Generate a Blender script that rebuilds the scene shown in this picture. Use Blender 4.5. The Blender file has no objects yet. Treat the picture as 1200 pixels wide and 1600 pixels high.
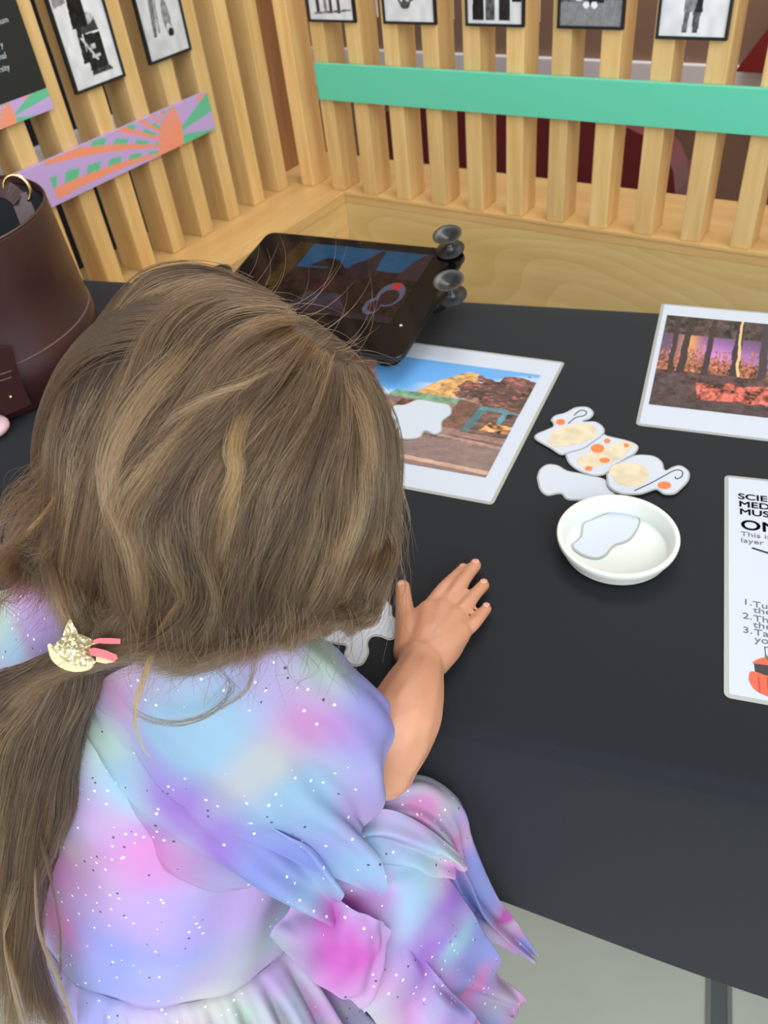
import bpy, bmesh, math, random
import numpy as np
from mathutils import Vector, Matrix, noise
random.seed(4); RNG = np.random.default_rng(4)
PI = math.pi
S = bpy.context.scene
COL = S.collection

# ------------------------------------------------------------------ camera, light, exposure
YAW, PITCH, ROLL, FPX = -0.670170, 0.726319, -0.134589, 1259.56
CAM = np.array([0.0, 0.0, 1.024])
_F = np.array([math.sin(YAW)*math.cos(PITCH), math.cos(YAW)*math.cos(PITCH), -math.sin(PITCH)])
_r0 = np.array([math.cos(YAW), -math.sin(YAW), 0.0]); _u0 = np.cross(_r0, _F)
_R = math.cos(ROLL)*_r0 + math.sin(ROLL)*_u0
_U = -math.sin(ROLL)*_r0 + math.cos(ROLL)*_u0
cd = bpy.data.cameras.new('camera'); cam = bpy.data.objects.new('camera', cd); COL.objects.link(cam)
cd.sensor_fit = 'VERTICAL'; cd.sensor_height = 36; cd.lens = FPX/1600*36
cd.clip_start = 0.02; cd.clip_end = 50
cam.matrix_world = Matrix(((_R[0], _U[0], -_F[0], CAM[0]), (_R[1], _U[1], -_F[1], CAM[1]), (_R[2], _U[2], -_F[2], CAM[2]), (0, 0, 0, 1)))
cd.dof.use_dof = True; cd.dof.focus_distance = 0.43; cd.dof.aperture_fstop = 17
S.camera = cam
w = bpy.data.worlds.new('world'); S.world = w; w.use_nodes = True
w.node_tree.nodes['Background'].inputs[0].default_value = (0.86, 0.93, 1.0, 1)
w.node_tree.nodes['Background'].inputs[1].default_value = 0.95
def area_light(name, loc, target, size, energy, color):
    l = bpy.data.lights.new(name, 'AREA'); l.shape = 'SQUARE'; l.size = size; l.energy = energy; l.color = color
    o = bpy.data.objects.new(name, l); COL.objects.link(o); o.location = loc
    o.rotation_euler = (Vector(target)-Vector(loc)).to_track_quat('-Z', 'Y').to_euler()
area_light('window_light', (1.8, -1.0, 2.4), (-0.3, 0.5, 0.5), 2.2, 62, (1.0, 0.98, 0.95))
area_light('window_light_low', (0.1, -2.4, 1.3), (-0.2, 0.4, 0.3), 2.0, 38, (0.95, 0.98, 1.0))
area_light('fill_light_beyond', (-0.5, 1.42, 2.2), (-0.5, 1.8, 0.4), 1.0, 24, (1.0, 0.97, 0.93))  # added fill with no visible source, brightens band and settee behind the slats
S.view_settings.view_transform = 'Standard'; S.view_settings.look = 'None'
S.view_settings.exposure = 0.0; S.view_settings.gamma = 1.0; S.view_settings.use_curve_mapping = False

def D(px, py, d):            # point seen at a pixel of the 1200x1600 frame, at depth d metres along the view axis
    return CAM + (_F + _R*((px-600)/FPX) - _U*((py-800)/FPX))*d
def at(px, py, v, ax=2):     # same, on the plane x/y/z = v
    q = _F + _R*((px-600)/FPX) - _U*((py-800)/FPX)
    return CAM + q*((v-CAM[ax])/q[ax])

# ------------------------------------------------------------------ helpers
def srgb(r, g, b):
    f = lambda c: (c/255/12.92) if c/255 <= .04045 else ((c/255+.055)/1.055)**2.4
    return (f(r), f(g), f(b), 1)
def mat(name, color, rough=.5, metal=0, spec=.5, sheen=0, coat=0, sss=0, noise_amt=0, noise_scale=30, bump=0, bump_scale=200, alpha=1):
    m = bpy.data.materials.new(name); m.use_nodes = True; nt = m.node_tree; b = nt.nodes['Principled BSDF']
    b.inputs['Base Color'].default_value = color; b.inputs['Roughness'].default_value = rough; b.inputs['Metallic'].default_value = metal
    b.inputs['Specular IOR Level'].default_value = spec; b.inputs['Sheen Weight'].default_value = sheen
    b.inputs['Coat Weight'].default_value = coat; b.inputs['Coat Roughness'].default_value = .15
    b.inputs['Alpha'].default_value = alpha
    if sss:
        b.inputs['Subsurface Weight'].default_value = sss; b.inputs['Subsurface Radius'].default_value = (.9, .35, .2); b.inputs['Subsurface Scale'].default_value = .004
    tc = nt.nodes.new('ShaderNodeTexCoord')
    if noise_amt:
        n = nt.nodes.new('ShaderNodeTexNoise'); n.inputs['Scale'].default_value = noise_scale; n.inputs['Detail'].default_value = 6
        nt.links.new(tc.outputs['Object'], n.inputs['Vector'])
        mr = nt.nodes.new('ShaderNodeMapRange'); mr.inputs['From Min'].default_value = .3; mr.inputs['From Max'].default_value = .7
        mr.inputs['To Min'].default_value = 1-noise_amt; mr.inputs['To Max'].default_value = 1+noise_amt
        nt.links.new(n.outputs['Fac'], mr.inputs['Value'])
        mx = nt.nodes.new('ShaderNodeVectorMath'); mx.operation = 'MULTIPLY'; mx.inputs[0].default_value = color[:3]
        nt.links.new(mr.outputs[0], mx.inputs[1]); nt.links.new(mx.outputs[0], b.inputs['Base Color'])
    if bump:
        n = nt.nodes.new('ShaderNodeTexNoise'); n.inputs['Scale'].default_value = bump_scale; n.inputs['Detail'].default_value = 4
        nt.links.new(tc.outputs['Object'], n.inputs['Vector'])
        bp = nt.nodes.new('ShaderNodeBump'); bp.inputs['Strength'].default_value = bump; bp.inputs['Distance'].default_value = .001
        nt.links.new(n.outputs['Fac'], bp.inputs['Height']); nt.links.new(bp.outputs[0], b.inputs['Normal'])
    return m
def wood(name, c1, c2, axis, stretch=14, scale=16, ring=False):
    m = bpy.data.materials.new(name); m.use_nodes = True; nt = m.node_tree; b = nt.nodes['Principled BSDF']
    b.inputs['Roughness'].default_value = .42
    tc = nt.nodes.new('ShaderNodeTexCoord'); mp = nt.nodes.new('ShaderNodeMapping')
    sc = [1.0, 1.0, 1.0]; sc[axis] = 1/stretch; mp.inputs['Scale'].default_value = sc
    oi = nt.nodes.new('ShaderNodeObjectInfo'); va = nt.nodes.new('ShaderNodeVectorMath'); va.operation = 'MULTIPLY_ADD'
    nt.links.new(oi.outputs['Random'], va.inputs[0]); va.inputs[1].default_value = (7, 5, 3); nt.links.new(tc.outputs['Object'], va.inputs[2])
    nt.links.new(va.outputs[0], mp.inputs['Vector'])
    n = nt.nodes.new('ShaderNodeTexNoise'); n.inputs['Scale'].default_value = scale*4; n.inputs['Detail'].default_value = 8; n.inputs['Roughness'].default_value = .6
    nt.links.new(mp.outputs[0], n.inputs['Vector'])
    cr = nt.nodes.new('ShaderNodeValToRGB'); cr.color_ramp.elements[0].position = .3; cr.color_ramp.elements[1].position = .72
    cr.color_ramp.elements[0].color = c1; cr.color_ramp.elements[1].color = c2
    src = n.outputs['Fac']
    if ring:
        n2 = nt.nodes.new('ShaderNodeTexNoise'); n2.inputs['Scale'].default_value = 3.2; n2.inputs['Detail'].default_value = 1.5
        mp2 = nt.nodes.new('ShaderNodeMapping'); s2 = [1.0, 1.0, 1.0]; s2[axis] = .38; mp2.inputs['Scale'].default_value = s2
        nt.links.new(va.outputs[0], mp2.inputs['Vector']); nt.links.new(mp2.outputs[0], n2.inputs['Vector'])
        mu = nt.nodes.new('ShaderNodeMath'); mu.operation = 'MULTIPLY'; mu.inputs[1].default_value = 30; nt.links.new(n2.outputs['Fac'], mu.inputs[0])
        fr = nt.nodes.new('ShaderNodeMath'); fr.operation = 'FRACT'; nt.links.new(mu.outputs[0], fr.inputs[0])
        mxx = nt.nodes.new('ShaderNodeMath'); mxx.operation = 'MULTIPLY_ADD'; mxx.inputs[1].default_value = .2
        nt.links.new(fr.outputs[0], mxx.inputs[0])
        m3 = nt.nodes.new('ShaderNodeMath'); m3.operation = 'MULTIPLY'; m3.inputs[1].default_value = .8; nt.links.new(n.outputs['Fac'], m3.inputs[0])
        nt.links.new(m3.outputs[0], mxx.inputs[2]); src = mxx.outputs[0]
    nt.links.new(src, cr.inputs['Fac'])
    hs = nt.nodes.new('ShaderNodeHueSaturation'); mr = nt.nodes.new('ShaderNodeMapRange')
    mr.inputs['To Min'].default_value = .9; mr.inputs['To Max'].default_value = 1.08
    nt.links.new(oi.outputs['Random'], mr.inputs['Value']); nt.links.new(mr.outputs[0], hs.inputs['Value']); nt.links.new(cr.outputs[0], hs.inputs['Color'])
    nt.links.new(hs.outputs[0], b.inputs['Base Color'])
    return m
def attr_mat(name, rough=.6, attr='Col', translucent=0, glitter=False, alpha=1.0, spec=.4):
    m = bpy.data.materials.new(name); m.use_nodes = True; nt = m.node_tree; b = nt.nodes['Principled BSDF']
    a = nt.nodes.new('ShaderNodeAttribute'); a.attribute_name = attr
    b.inputs['Roughness'].default_value = rough; b.inputs['Specular IOR Level'].default_value = spec
    out = a.outputs['Color']
    if glitter:
        tc = nt.nodes.new('ShaderNodeTexCoord')
        v = nt.nodes.new('ShaderNodeTexVoronoi'); v.inputs['Scale'].default_value = 190
        nt.links.new(tc.outputs['Object'], v.inputs['Vector'])
        lt = nt.nodes.new('ShaderNodeMath'); lt.operation = 'LESS_THAN'; lt.inputs[1].default_value = .17; nt.links.new(v.outputs['Distance'], lt.inputs[0])
        sp = nt.nodes.new('ShaderNodeSeparateColor'); nt.links.new(v.outputs['Color'], sp.inputs[0])
        g1 = nt.nodes.new('ShaderNodeMath'); g1.operation = 'GREATER_THAN'; g1.inputs[1].default_value = .42; nt.links.new(sp.outputs[0], g1.inputs[0])
        n = nt.nodes.new('ShaderNodeTexNoise'); n.inputs['Scale'].default_value = 16; nt.links.new(tc.outputs['Object'], n.inputs['Vector'])
        g2 = nt.nodes.new('ShaderNodeMath'); g2.operation = 'GREATER_THAN'; g2.inputs[1].default_value = .46; nt.links.new(n.outputs['Fac'], g2.inputs[0])
        m1 = nt.nodes.new('ShaderNodeMath'); m1.operation = 'MULTIPLY'; nt.links.new(lt.outputs[0], m1.inputs[0]); nt.links.new(g1.outputs[0], m1.inputs[1])
        m2 = nt.nodes.new('ShaderNodeMath'); m2.operation = 'MULTIPLY'; nt.links.new(m1.outputs[0], m2.inputs[0]); nt.links.new(g2.outputs[0], m2.inputs[1])
        # flecks: mostly silver-white, some dark
        cr = nt.nodes.new('ShaderNodeValToRGB'); cr.color_ramp.interpolation = 'CONSTANT'
        cr.color_ramp.elements[0].color = (.12, .10, .2, 1); cr.color_ramp.elements[1].position = .3; cr.color_ramp.elements[1].color = (1, 1, 1, 1)
        nt.links.new(sp.outputs[1], cr.inputs[0])
        mx = nt.nodes.new('ShaderNodeMix'); mx.data_type = 'RGBA'; nt.links.new(m2.outputs[0], mx.inputs[0]); nt.links.new(a.outputs['Color'], mx.inputs[6]); nt.links.new(cr.outputs[0], mx.inputs[7])
        out = mx.outputs[2]
        rr = nt.nodes.new('ShaderNodeMapRange'); rr.inputs['To Min'].default_value = rough; rr.inputs['To Max'].default_value = .2
        nt.links.new(m2.outputs[0], rr.inputs['Value']); nt.links.new(rr.outputs[0], b.inputs['Roughness'])
        nb = nt.nodes.new('ShaderNodeTexNoise'); nb.inputs['Scale'].default_value = 900; nt.links.new(tc.outputs['Object'], nb.inputs['Vector'])
        bp = nt.nodes.new('ShaderNodeBump'); bp.inputs['Strength'].default_value = .25; bp.inputs['Distance'].default_value = .0006
        nt.links.new(nb.outputs['Fac'], bp.inputs['Height']); nt.links.new(bp.outputs[0], b.inputs['Normal'])
    nt.links.new(out, b.inputs['Base Color'])
    if translucent:
        tr = nt.nodes.new('ShaderNodeBsdfTranslucent'); nt.links.new(out, tr.inputs['Color'])
        ms = nt.nodes.new('ShaderNodeMixShader'); ms.inputs[0].default_value = translucent
        o = nt.nodes['Material Output']; nt.links.new(b.outputs[0], ms.inputs[1]); nt.links.new(tr.outputs[0], ms.inputs[2])
        last = ms.outputs[0]
        if alpha < 1:
            tp = nt.nodes.new('ShaderNodeBsdfTransparent'); m4 = nt.nodes.new('ShaderNodeMixShader'); m4.inputs[0].default_value = alpha
            nt.links.new(tp.outputs[0], m4.inputs[1]); nt.links.new(last, m4.inputs[2]); last = m4.outputs[0]
        nt.links.new(last, o.inputs['Surface'])
    return m

def obj(name, me, m=None, parent=None, smooth=False):
    if isinstance(me, bmesh.types.BMesh):
        b = me; me = bpy.data.meshes.new(name); b.to_mesh(me); b.free()
    if m is not None: me.materials.append(m)
    if smooth:
        me.polygons.foreach_set('use_smooth', [True]*len(me.polygons)); me.update()
    o = bpy.data.objects.new(name, me); COL.objects.link(o)
    if parent is not None:
        o.parent = parent; o.matrix_parent_inverse = Matrix.Translation(-Vector(parent.location)) if parent.type == 'EMPTY' and parent.parent is None else Matrix()
    return o
def tag(o, label=None, cat=None, group=None, kind=None):
    if label: o['label'] = label
    if cat: o['category'] = cat
    if group: o['group'] = group
    if kind: o['kind'] = kind
    return o
def thing(name, label, cat, loc=(0, 0, 0), group=None, kind=None):
    o = bpy.data.objects.new(name, None); COL.objects.link(o); o.location = loc; o.empty_display_size = .05
    return tag(o, label, cat, group, kind)
def box(bm, a, b, bevel=0, M=None):
    a = Vector(a); b = Vector(b)
    r = bmesh.ops.create_cube(bm, size=1)
    vs = r['verts']
    for v in vs: v.co = Vector(((a[i]+b[i])/2 + v.co[i]*(b[i]-a[i]) for i in range(3)))
    if bevel:
        es = list({e for v in vs for e in v.link_edges})
        rr = bmesh.ops.bevel(bm, geom=es, offset=bevel, segments=2, affect='EDGES', profile=.6)
        vs = list({v for f in rr['faces'] for v in f.verts} | {v for v in vs if v.is_valid})
    if M is not None: bmesh.ops.transform(bm, matrix=M, verts=vs)
    return vs
def boxo(name, a, b, m, parent=None, bevel=.001, M=None):
    bm = bmesh.new(); box(bm, a, b, bevel, M); return obj(name, bm, m, parent)
def lathe(bm, prof, n=64, M=None, close=True):
    rings = []
    for r, z in prof:
        if r < 1e-6: rings.append([bm.verts.new((0, 0, z))])
        else: rings.append([bm.verts.new((r*math.cos(2*PI*i/n), r*math.sin(2*PI*i/n), z)) for i in range(n)])
    for a, b in zip(rings, rings[1:]):
        for i in range(n):
            j = (i+1) % n
            if len(a) == 1 and len(b) == 1: continue
            if len(a) == 1: bm.faces.new((a[0], b[i], b[j]))
            elif len(b) == 1: bm.faces.new((a[i], b[0], a[j]))
            else: bm.faces.new((a[i], b[i], b[j], a[j]))
    if M is not None: bmesh.ops.transform(bm, matrix=M, verts=[v for r in rings for v in r])
def tube(bm, pts, rad, n=10, flat=None):
    P = [Vector(p) for p in pts]; R_ = rad if hasattr(rad, '__len__') else [rad]*len(P)
    rings = []; up = Vector((0, 0, 1))
    for i, p in enumerate(P):
        t = (P[min(i+1, len(P)-1)]-P[max(i-1, 0)]).normalized()
        if i == 0:
            a = t.cross(up); a = t.cross(Vector((1, 0, 0))) if a.length < .1 else a
            a.normalize()
        else:
            a = (a - t*a.dot(t)).normalized()
        b = t.cross(a)
        rings.append([bm.verts.new(p + (a*math.cos(2*PI*k/n) + b*math.sin(2*PI*k/n)*(flat or 1))*R_[i]) for k in range(n)])
    for A, B in zip(rings, rings[1:]):
        for k in range(n): bm.faces.new((A[k], A[(k+1) % n], B[(k+1) % n], B[k]))
    bm.faces.new(rings[0][::-1]); bm.faces.new(rings[-1])
def catmull(P, n):
    P = np.asarray(P, float); k = len(P)
    t = np.linspace(0, k-1, n); i = np.clip(t.astype(int), 0, k-2); f = (t-i)[:, None] if P.ndim == 2 else (t-i).reshape((-1,)+(1,)*(P.ndim-1))
    p0 = P[np.clip(i-1, 0, k-1)]; p1 = P[i]; p2 = P[i+1]; p3 = P[np.clip(i+2, 0, k-1)]
    return .5*((2*p1)+(-p0+p2)*f+(2*p0-5*p1+4*p2-p3)*f*f+(-p0+3*p1-3*p2+p3)*f**3)
def poly_plate(bm, pts, th):     # closed outline of 3D points (roughly flat), thickened downwards
    top = [bm.verts.new(p) for p in pts]; bot = [bm.verts.new((p[0], p[1], p[2]-th)) for p in pts]
    bm.faces.new(top); bm.faces.new(bot[::-1]); n = len(top)
    for i in range(n): bm.faces.new((top[i], bot[i], bot[(i+1) % n], top[(i+1) % n]))
def grid_mesh(name, P, colors=None):   # P (nu,nv,3)
    nu, nv = P.shape[:2]
    idx = np.arange(nu*nv).reshape(nu, nv)
    f = np.stack([idx[:-1, :-1], idx[1:, :-1], idx[1:, 1:], idx[:-1, 1:]], -1).reshape(-1, 4)
    me = bpy.data.meshes.new(name); me.from_pydata(P.reshape(-1, 3).tolist(), [], f.tolist())
    if colors is not None:
        ca = me.color_attributes.new('Col', 'FLOAT_COLOR', 'POINT')
        c = np.ones((nu*nv, 4), np.float32); c[:, :3] = colors.reshape(-1, 3); ca.data.foreach_set('color', c.ravel())
    return me
def ell(cx, cy, rx, ry, X, Y, soft=.0): return ((X-cx)/rx)**2+((Y-cy)/ry)**2 < 1
def vnoise(X, Y, sc, seed=0):
    # smooth value noise with numpy
    r = np.random.default_rng(seed); g = r.random((64, 64))
    x = X*sc; y = Y*sc; i = np.floor(x).astype(int); j = np.floor(y).astype(int); fx = x-i; fy = y-j
    fx = fx*fx*(3-2*fx); fy = fy*fy*(3-2*fy); G = lambda a, b: g[a % 64, b % 64]
    return (G(i, j)*(1-fx)+G(i+1, j)*fx)*(1-fy)+(G(i, j+1)*(1-fx)+G(i+1, j+1)*fx)*fy
def lin(c): return np.array(srgb(*c)[:3])
def poly_in(X, Y, pts):
    inside = np.zeros(X.shape, bool); n = len(pts)
    for i in range(n):
        x1, y1 = pts[i]; x2, y2 = pts[(i+1) % n]
        c = ((y1 > Y) != (y2 > Y)) & (X < (x2-x1)*(Y-y1)/((y2-y1) or 1e-9)+x1); inside ^= c
    return inside

# ------------------------------------------------------------------ materials
W_SLAT = wood('birch_slat_wood', srgb(212, 172, 108), srgb(234, 202, 142), 2)
W_LED = wood('birch_ledge_wood', srgb(212, 170, 108), srgb(230, 194, 132), 0, 10, 10)
W_LEDY = wood('birch_ledge_wood_side', srgb(216, 172, 108), srgb(236, 198, 134), 1, 10, 10)
W_PANEL = wood('plywood_panel', srgb(206, 174, 110), srgb(226, 198, 138), 0, 12, 8, ring=True)
M_CLOTH = mat('black_stretch_cloth', (.0066, .0095, .0142, 1), .75, spec=.25, sheen=.08, bump=.15, bump_scale=1800)
M_FLOOR = mat('pale_concrete', srgb(172, 180, 170), .55, noise_amt=.07, noise_scale=7, bump=.2, bump_scale=60)
M_JOINT = mat('joint_dark', srgb(78, 86, 88), .6)
M_JOINTL = mat('joint_metal', srgb(150, 155, 152), .35, metal=.6)
M_TEAL = mat('teal_paint', srgb(98, 208, 174), .5)
M_BLACK = mat('black_plastic', (.01, .012, .014, 1), .4)
M_GLASSBLK = mat('glossy_black_glass', (.003, .003, .005, 1), .08, spec=.13)
M_RUBBER = mat('black_rubber', (.011, .013, .015, 1), .3)
M_PAPER = mat('white_paper', srgb(192, 202, 216), .45, spec=.5)
M_LAM = mat('laminate_edge', srgb(160, 164, 160), .3)
M_DISH = mat('white_dish_plastic', srgb(214, 221, 216), .35, sss=.2)
M_LEATHER = mat('maroon_leather', (.040, .012, .012, 1), .38, coat=.15, bump=.12, bump_scale=700)
M_LINING = mat('dark_lining', (.012, .018, .022, 1), .9)
M_GOLD = mat('gold_metal', (.83, .62, .28, 1), .22, metal=1)
M_STITCH = mat('stitching', srgb(110, 80, 78), .7)
M_INK = mat('black_ink', (.012, .012, .014, 1), .6)
M_INKG = mat('grey_ink', srgb(96, 100, 106), .6)
M_PRINT = attr_mat('printed_picture', .42, spec=.5)
M_PHOTO = attr_mat('printed_photo', .35, spec=.5)
M_ORANGE = mat('pumpkin_print', srgb(226, 120, 60), .45)
M_CREAM = mat('cream_print', srgb(208, 196, 168), .45, noise_amt=.15, noise_scale=90)

# ------------------------------------------------------------------ floor and what lies behind the screens
YW, XW, ZL = 1.203, -1.066, .474
fl = boxo('floor', (-3.2, -1.2, -.05), (2.4, 3.2, 0), M_FLOOR, bevel=0); tag(fl, kind='structure')
j0 = at(1123, 1530, 0); jd = (at(1123, 1600, 0)-j0); jd /= np.linalg.norm(jd); js = np.array([-jd[1], jd[0], 0])
def strip(name, m, w0, w1, z):
    bm = bmesh.new(); q = [j0-jd*2.5+js*w0, j0+jd*1.5+js*w0, j0+jd*1.5+js*w1, j0-jd*2.5+js*w1]
    poly_plate(bm, [(p[0], p[1], z) for p in q], .004); bmesh.ops.recalc_face_normals(bm, faces=bm.faces)
    return tag(obj(name, bm, m), kind='structure')
strip('trim_1', M_JOINT, -.0085, .0085, .0012); strip('trim_2', M_JOINTL, -.0135, -.0085, .002); strip('trim_3', M_JOINTL, .0085, .0135, .002)
M_BROWN = mat('brown_wall_paint', srgb(140, 112, 94), .8); M_NAVY = mat('dark_wall_paint', srgb(26, 24, 34), .8); M_WHITE = mat('white_band_paint', srgb(226, 226, 232), .6)
tag(boxo('wall_far', (-2.0, 1.95, 0), (1.2, 2.0, 2.6), M_BROWN, bevel=0), kind='structure')
tag(boxo('wall_side', (-1.75, -.6, 0), (-1.7, 1.9, 2.6), M_NAVY, bevel=0), kind='structure')
zb0, zb1 = at(845, 160, 1.94, 1)[2], at(845, 90, 1.94, 1)[2]
tag(boxo('trim_4', (-2.0, 1.935, zb0), (1.2, 1.955, zb1), M_WHITE, bevel=.002), kind='structure')
zc0, zc1 = at(161, 215, -1.69, 0)[2], at(161, 187, -1.69, 0)[2]
tag(boxo('trim_5', (-1.705, -.6, zc0-.05), (-1.685, 1.9, zc1), M_WHITE, bevel=.002), kind='structure')
# deep red curved settee seen through the slats
M_RED = mat('deep_red_fabric', srgb(112, 18, 34), .55, sheen=.3); M_RED2 = mat('dark_red_fabric', srgb(126, 26, 26), .6)
a = at(607, 200, 1.75, 1); b = at(1072, 235, 1.75, 1)
set_ = thing('settee', 'deep red rounded settee seen through the slats behind the green board', 'settee', ((a[0]+b[0])/2, 1.75, 0))
bm = bmesh.new(); xa, xb = a[0], b[0]+.03
prof = []
for k in range(25):
    t = k/24*PI; prof.append(((xa+xb)/2-math.cos(t)*(xb-xa)/2, .12+.40*math.sin(t)**.22 if 0 < k < 24 else .12))
v0 = [bm.verts.new((x, 1.62, z)) for x, z in prof]; v1 = [bm.verts.new((x, 1.70, z)) for x, z in prof]
bm.faces.new(v0); bm.faces.new(v1[::-1]); n = len(prof)
for i in range(n): bm.faces.new((v0[i], v1[i], v1[(i+1) % n], v0[(i+1) % n]))
bmesh.ops.recalc_face_normals(bm, faces=bm.faces); obj('backrest', bm, M_RED, set_)
boxo('seat', (xa+.02, 1.70, .14), (xb-.02, 1.92, .34), M_RED, set_, .02)
for x in (xa+.05, xb-.08): boxo('leg', (x, 1.63, 0), (x+.03, 1.67, .13), M_BLACK, set_)
c0 = at(1150, 100, 1.9, 1)
dr = thing('red_screen', 'dark red slanting panel beyond the slats at the upper right', 'panel', (c0[0]+.1, 1.91, 0))
bm = bmesh.new(); P0 = [at(1148, 112, 1.90, 1), at(1260, 118, 1.90, 1), at(1300, -60, 1.9, 1), at(1205, 38, 1.90, 1)]
q = [(p[0], 1.90, p[2]) for p in P0]; A = [bm.verts.new(p) for p in q]; B = [bm.verts.new((p[0], 1.925, p[2])) for p in q]
bm.faces.new(A); bm.faces.new(B[::-1])
for i in range(4): bm.faces.new((A[i], B[i], B[(i+1) % 4], A[(i+1) % 4]))
bmesh.ops.recalc_face_normals(bm, faces=bm.faces); obj('panel_face', bm, M_RED2, dr)
boxo('post', (c0[0]+.12, 1.905, 0), (c0[0]+.15, 1.93, c0[2]), M_BLACK, dr)

# ------------------------------------------------------------------ slatted walls
wb = thing('wall_back', None, None, (-.4, YW, 0), kind='structure')
boxo('ledge', (XW-.25, YW-.001, ZL-.02), (1.0, YW+.172, ZL), W_LED, wb, .0015)
boxo('panel', (-.943, YW-.002, 0), (1.0, YW+.016, ZL-.0201), W_PANEL, wb, .0)
boxo('edge_band', (-.943, YW-.0035, ZL-.0045), (1.0, YW-.0011, ZL+.0004), W_LED, wb, .0003)
boxo('rear_panel', (XW, YW+.15, 0), (1.0, YW+.17, ZL-.021), W_LED, wb, .0)
x = -1.046; k = 0; slat0 = None
while x < .95:
    if slat0 is None:
        bm = bmesh.new(); box(bm, (0, 0, 0), (.029, .052, 1.35), .0018); slat0 = obj('slat', bm, W_SLAT); slat0.parent = wb
        o = slat0
    else:
        o = slat0.copy(); COL.objects.link(o)
    o.location = Vector((x, YW+.001, ZL)) - Vector(wb.location); x += .0727
wl = thing('wall_left', None, None, (XW, .6, 0), kind='structure')
boxo('ledge', (XW-.12, -.5, ZL-.02), (-.943, YW-.0015, ZL+.0002), W_LEDY, wl, .0015)
boxo('panel', (-.96, -.5, 0), (-.943, YW-.0025, ZL-.0201), W_LEDY, wl, 0)
y = 1.158; sl = None
while y > -.45:
    if sl is None:
        bm = bmesh.new(); box(bm, (-.052, 0, 0), (0, .029, 1.35), .0018); sl = obj('slat', bm, W_SLAT); sl.parent = wl; o = sl
    else: o = sl.copy(); COL.objects.link(o)
    o.location = Vector((XW, y, ZL+.0003)) - Vector(wl.location); y -= .0715
boxo('post', (XW-.11, YW-.06, ZL+.0003), (XW-.058, YW+.1, ZL+1.35), wood('birch_post', srgb(150, 104, 66), srgb(176, 130, 86), 2), wl, .002)

# boards fixed on the slats
tb = boxo('painted_board', (-.966, YW-.010, .6345), (.9, YW-.0015, .6915), M_TEAL, bevel=.0008)
tag(tb, 'long flat mint-green board running across the back slats', 'board')
M_LILAC = mat('lilac_board_edge', srgb(186, 160, 206), .6)
def floral(U, V, ph, lilac_to=.0):
    # U along the board in board heights, V 0..1; a fan of petals
    orange = lin((240, 150, 118)); green = lin((100, 190, 150)); lilac = lin((192, 165, 220)); pink = lin((232, 150, 150))
    C_ = np.zeros(U.shape+(3,)); C_[:] = lilac
    # fan centred at the right arc
    cx, cy = ph, -.15
    ang = np.arctan2(V-cy, -(U-cx)+.0); rad = np.hypot(U-cx, (V-cy)*1.0)
    s = np.sin(ang*26+rad*.8)
    fan = (U < cx-.05) & (U > lilac_to)
    k3 = np.mod(np.floor((ang*17+rad*.45)/1.0), 3)
    C_[fan & (k3 == 0)] = orange; C_[fan & (k3 == 1)] = green; C_[fan & (k3 == 2)] = lilac
    dash = np.mod(rad*1.5+ang*2, 1) > .62
    C_[fan & (k3 == 1) & dash] = lilac
    core = (rad < 1.1) & fan; C_[core & (k3 != 0)] = orange*.9+lilac*.1
    C_[fan & (rad < .75)] = orange
    a2 = np.arctan2(V-.30, U-cx+.35)
    rt = (U >= cx-.05-.35*(V-.5)**2)
    C_[rt] = lilac; C_[rt & (a2 > .12) & (a2 < .42)] = green; C_[rt & (a2 < -.18)] = green; C_[rt & (a2 > .42) & (U > cx+.75) & (V > .72)] = pink
    return C_
def board_left(name, y0, y1, z0, z1, ph, label, lil, nu=340):
    nv = 40; h = z1-z0
    yy = np.linspace(y0, y1, nu)[:, None]*np.ones((1, nv)); zz = np.linspace(z0, z1, nv)[None, :]*np.ones((nu, 1))
    C_ = floral((yy-y0)/h, (zz-z0)/h, ph, lil)
    root = thing(name, label, 'board', (XW+.006, (y0+y1)/2, z0))
    boxo('board', (XW+.0008, y0, z0), (XW+.0095, y1, z1), M_LILAC, root, .0005)
    P = np.stack([np.full_like(yy, XW+.0098), yy, zz], -1)
    o = obj('printed_face', grid_mesh('printed_face', P, C_), M_PRINT, root)
board_left('printed_board', .34, 1.021, .631, .689, 11.75-1.2, 'long wooden-backed board printed with orange, green and lilac fan pattern on the left slats', (.68-.34)/.058+.1)
board_left('printed_board', .30, .731, .7455, .7715, 14.3, 'thin short board of orange, green and lilac print under the black text panel', 1, nu=400)
pan = thing('text_panel', 'black information panel with small white lettering on the left slats', 'sign', (XW+.006, .52, .772))
boxo('panel_board', (XW+.0008, .30, .772), (XW+.010, .731, 1.15), mat('black_panel', (.014, .017, .017, 1), .5), pan, .0008)
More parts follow.
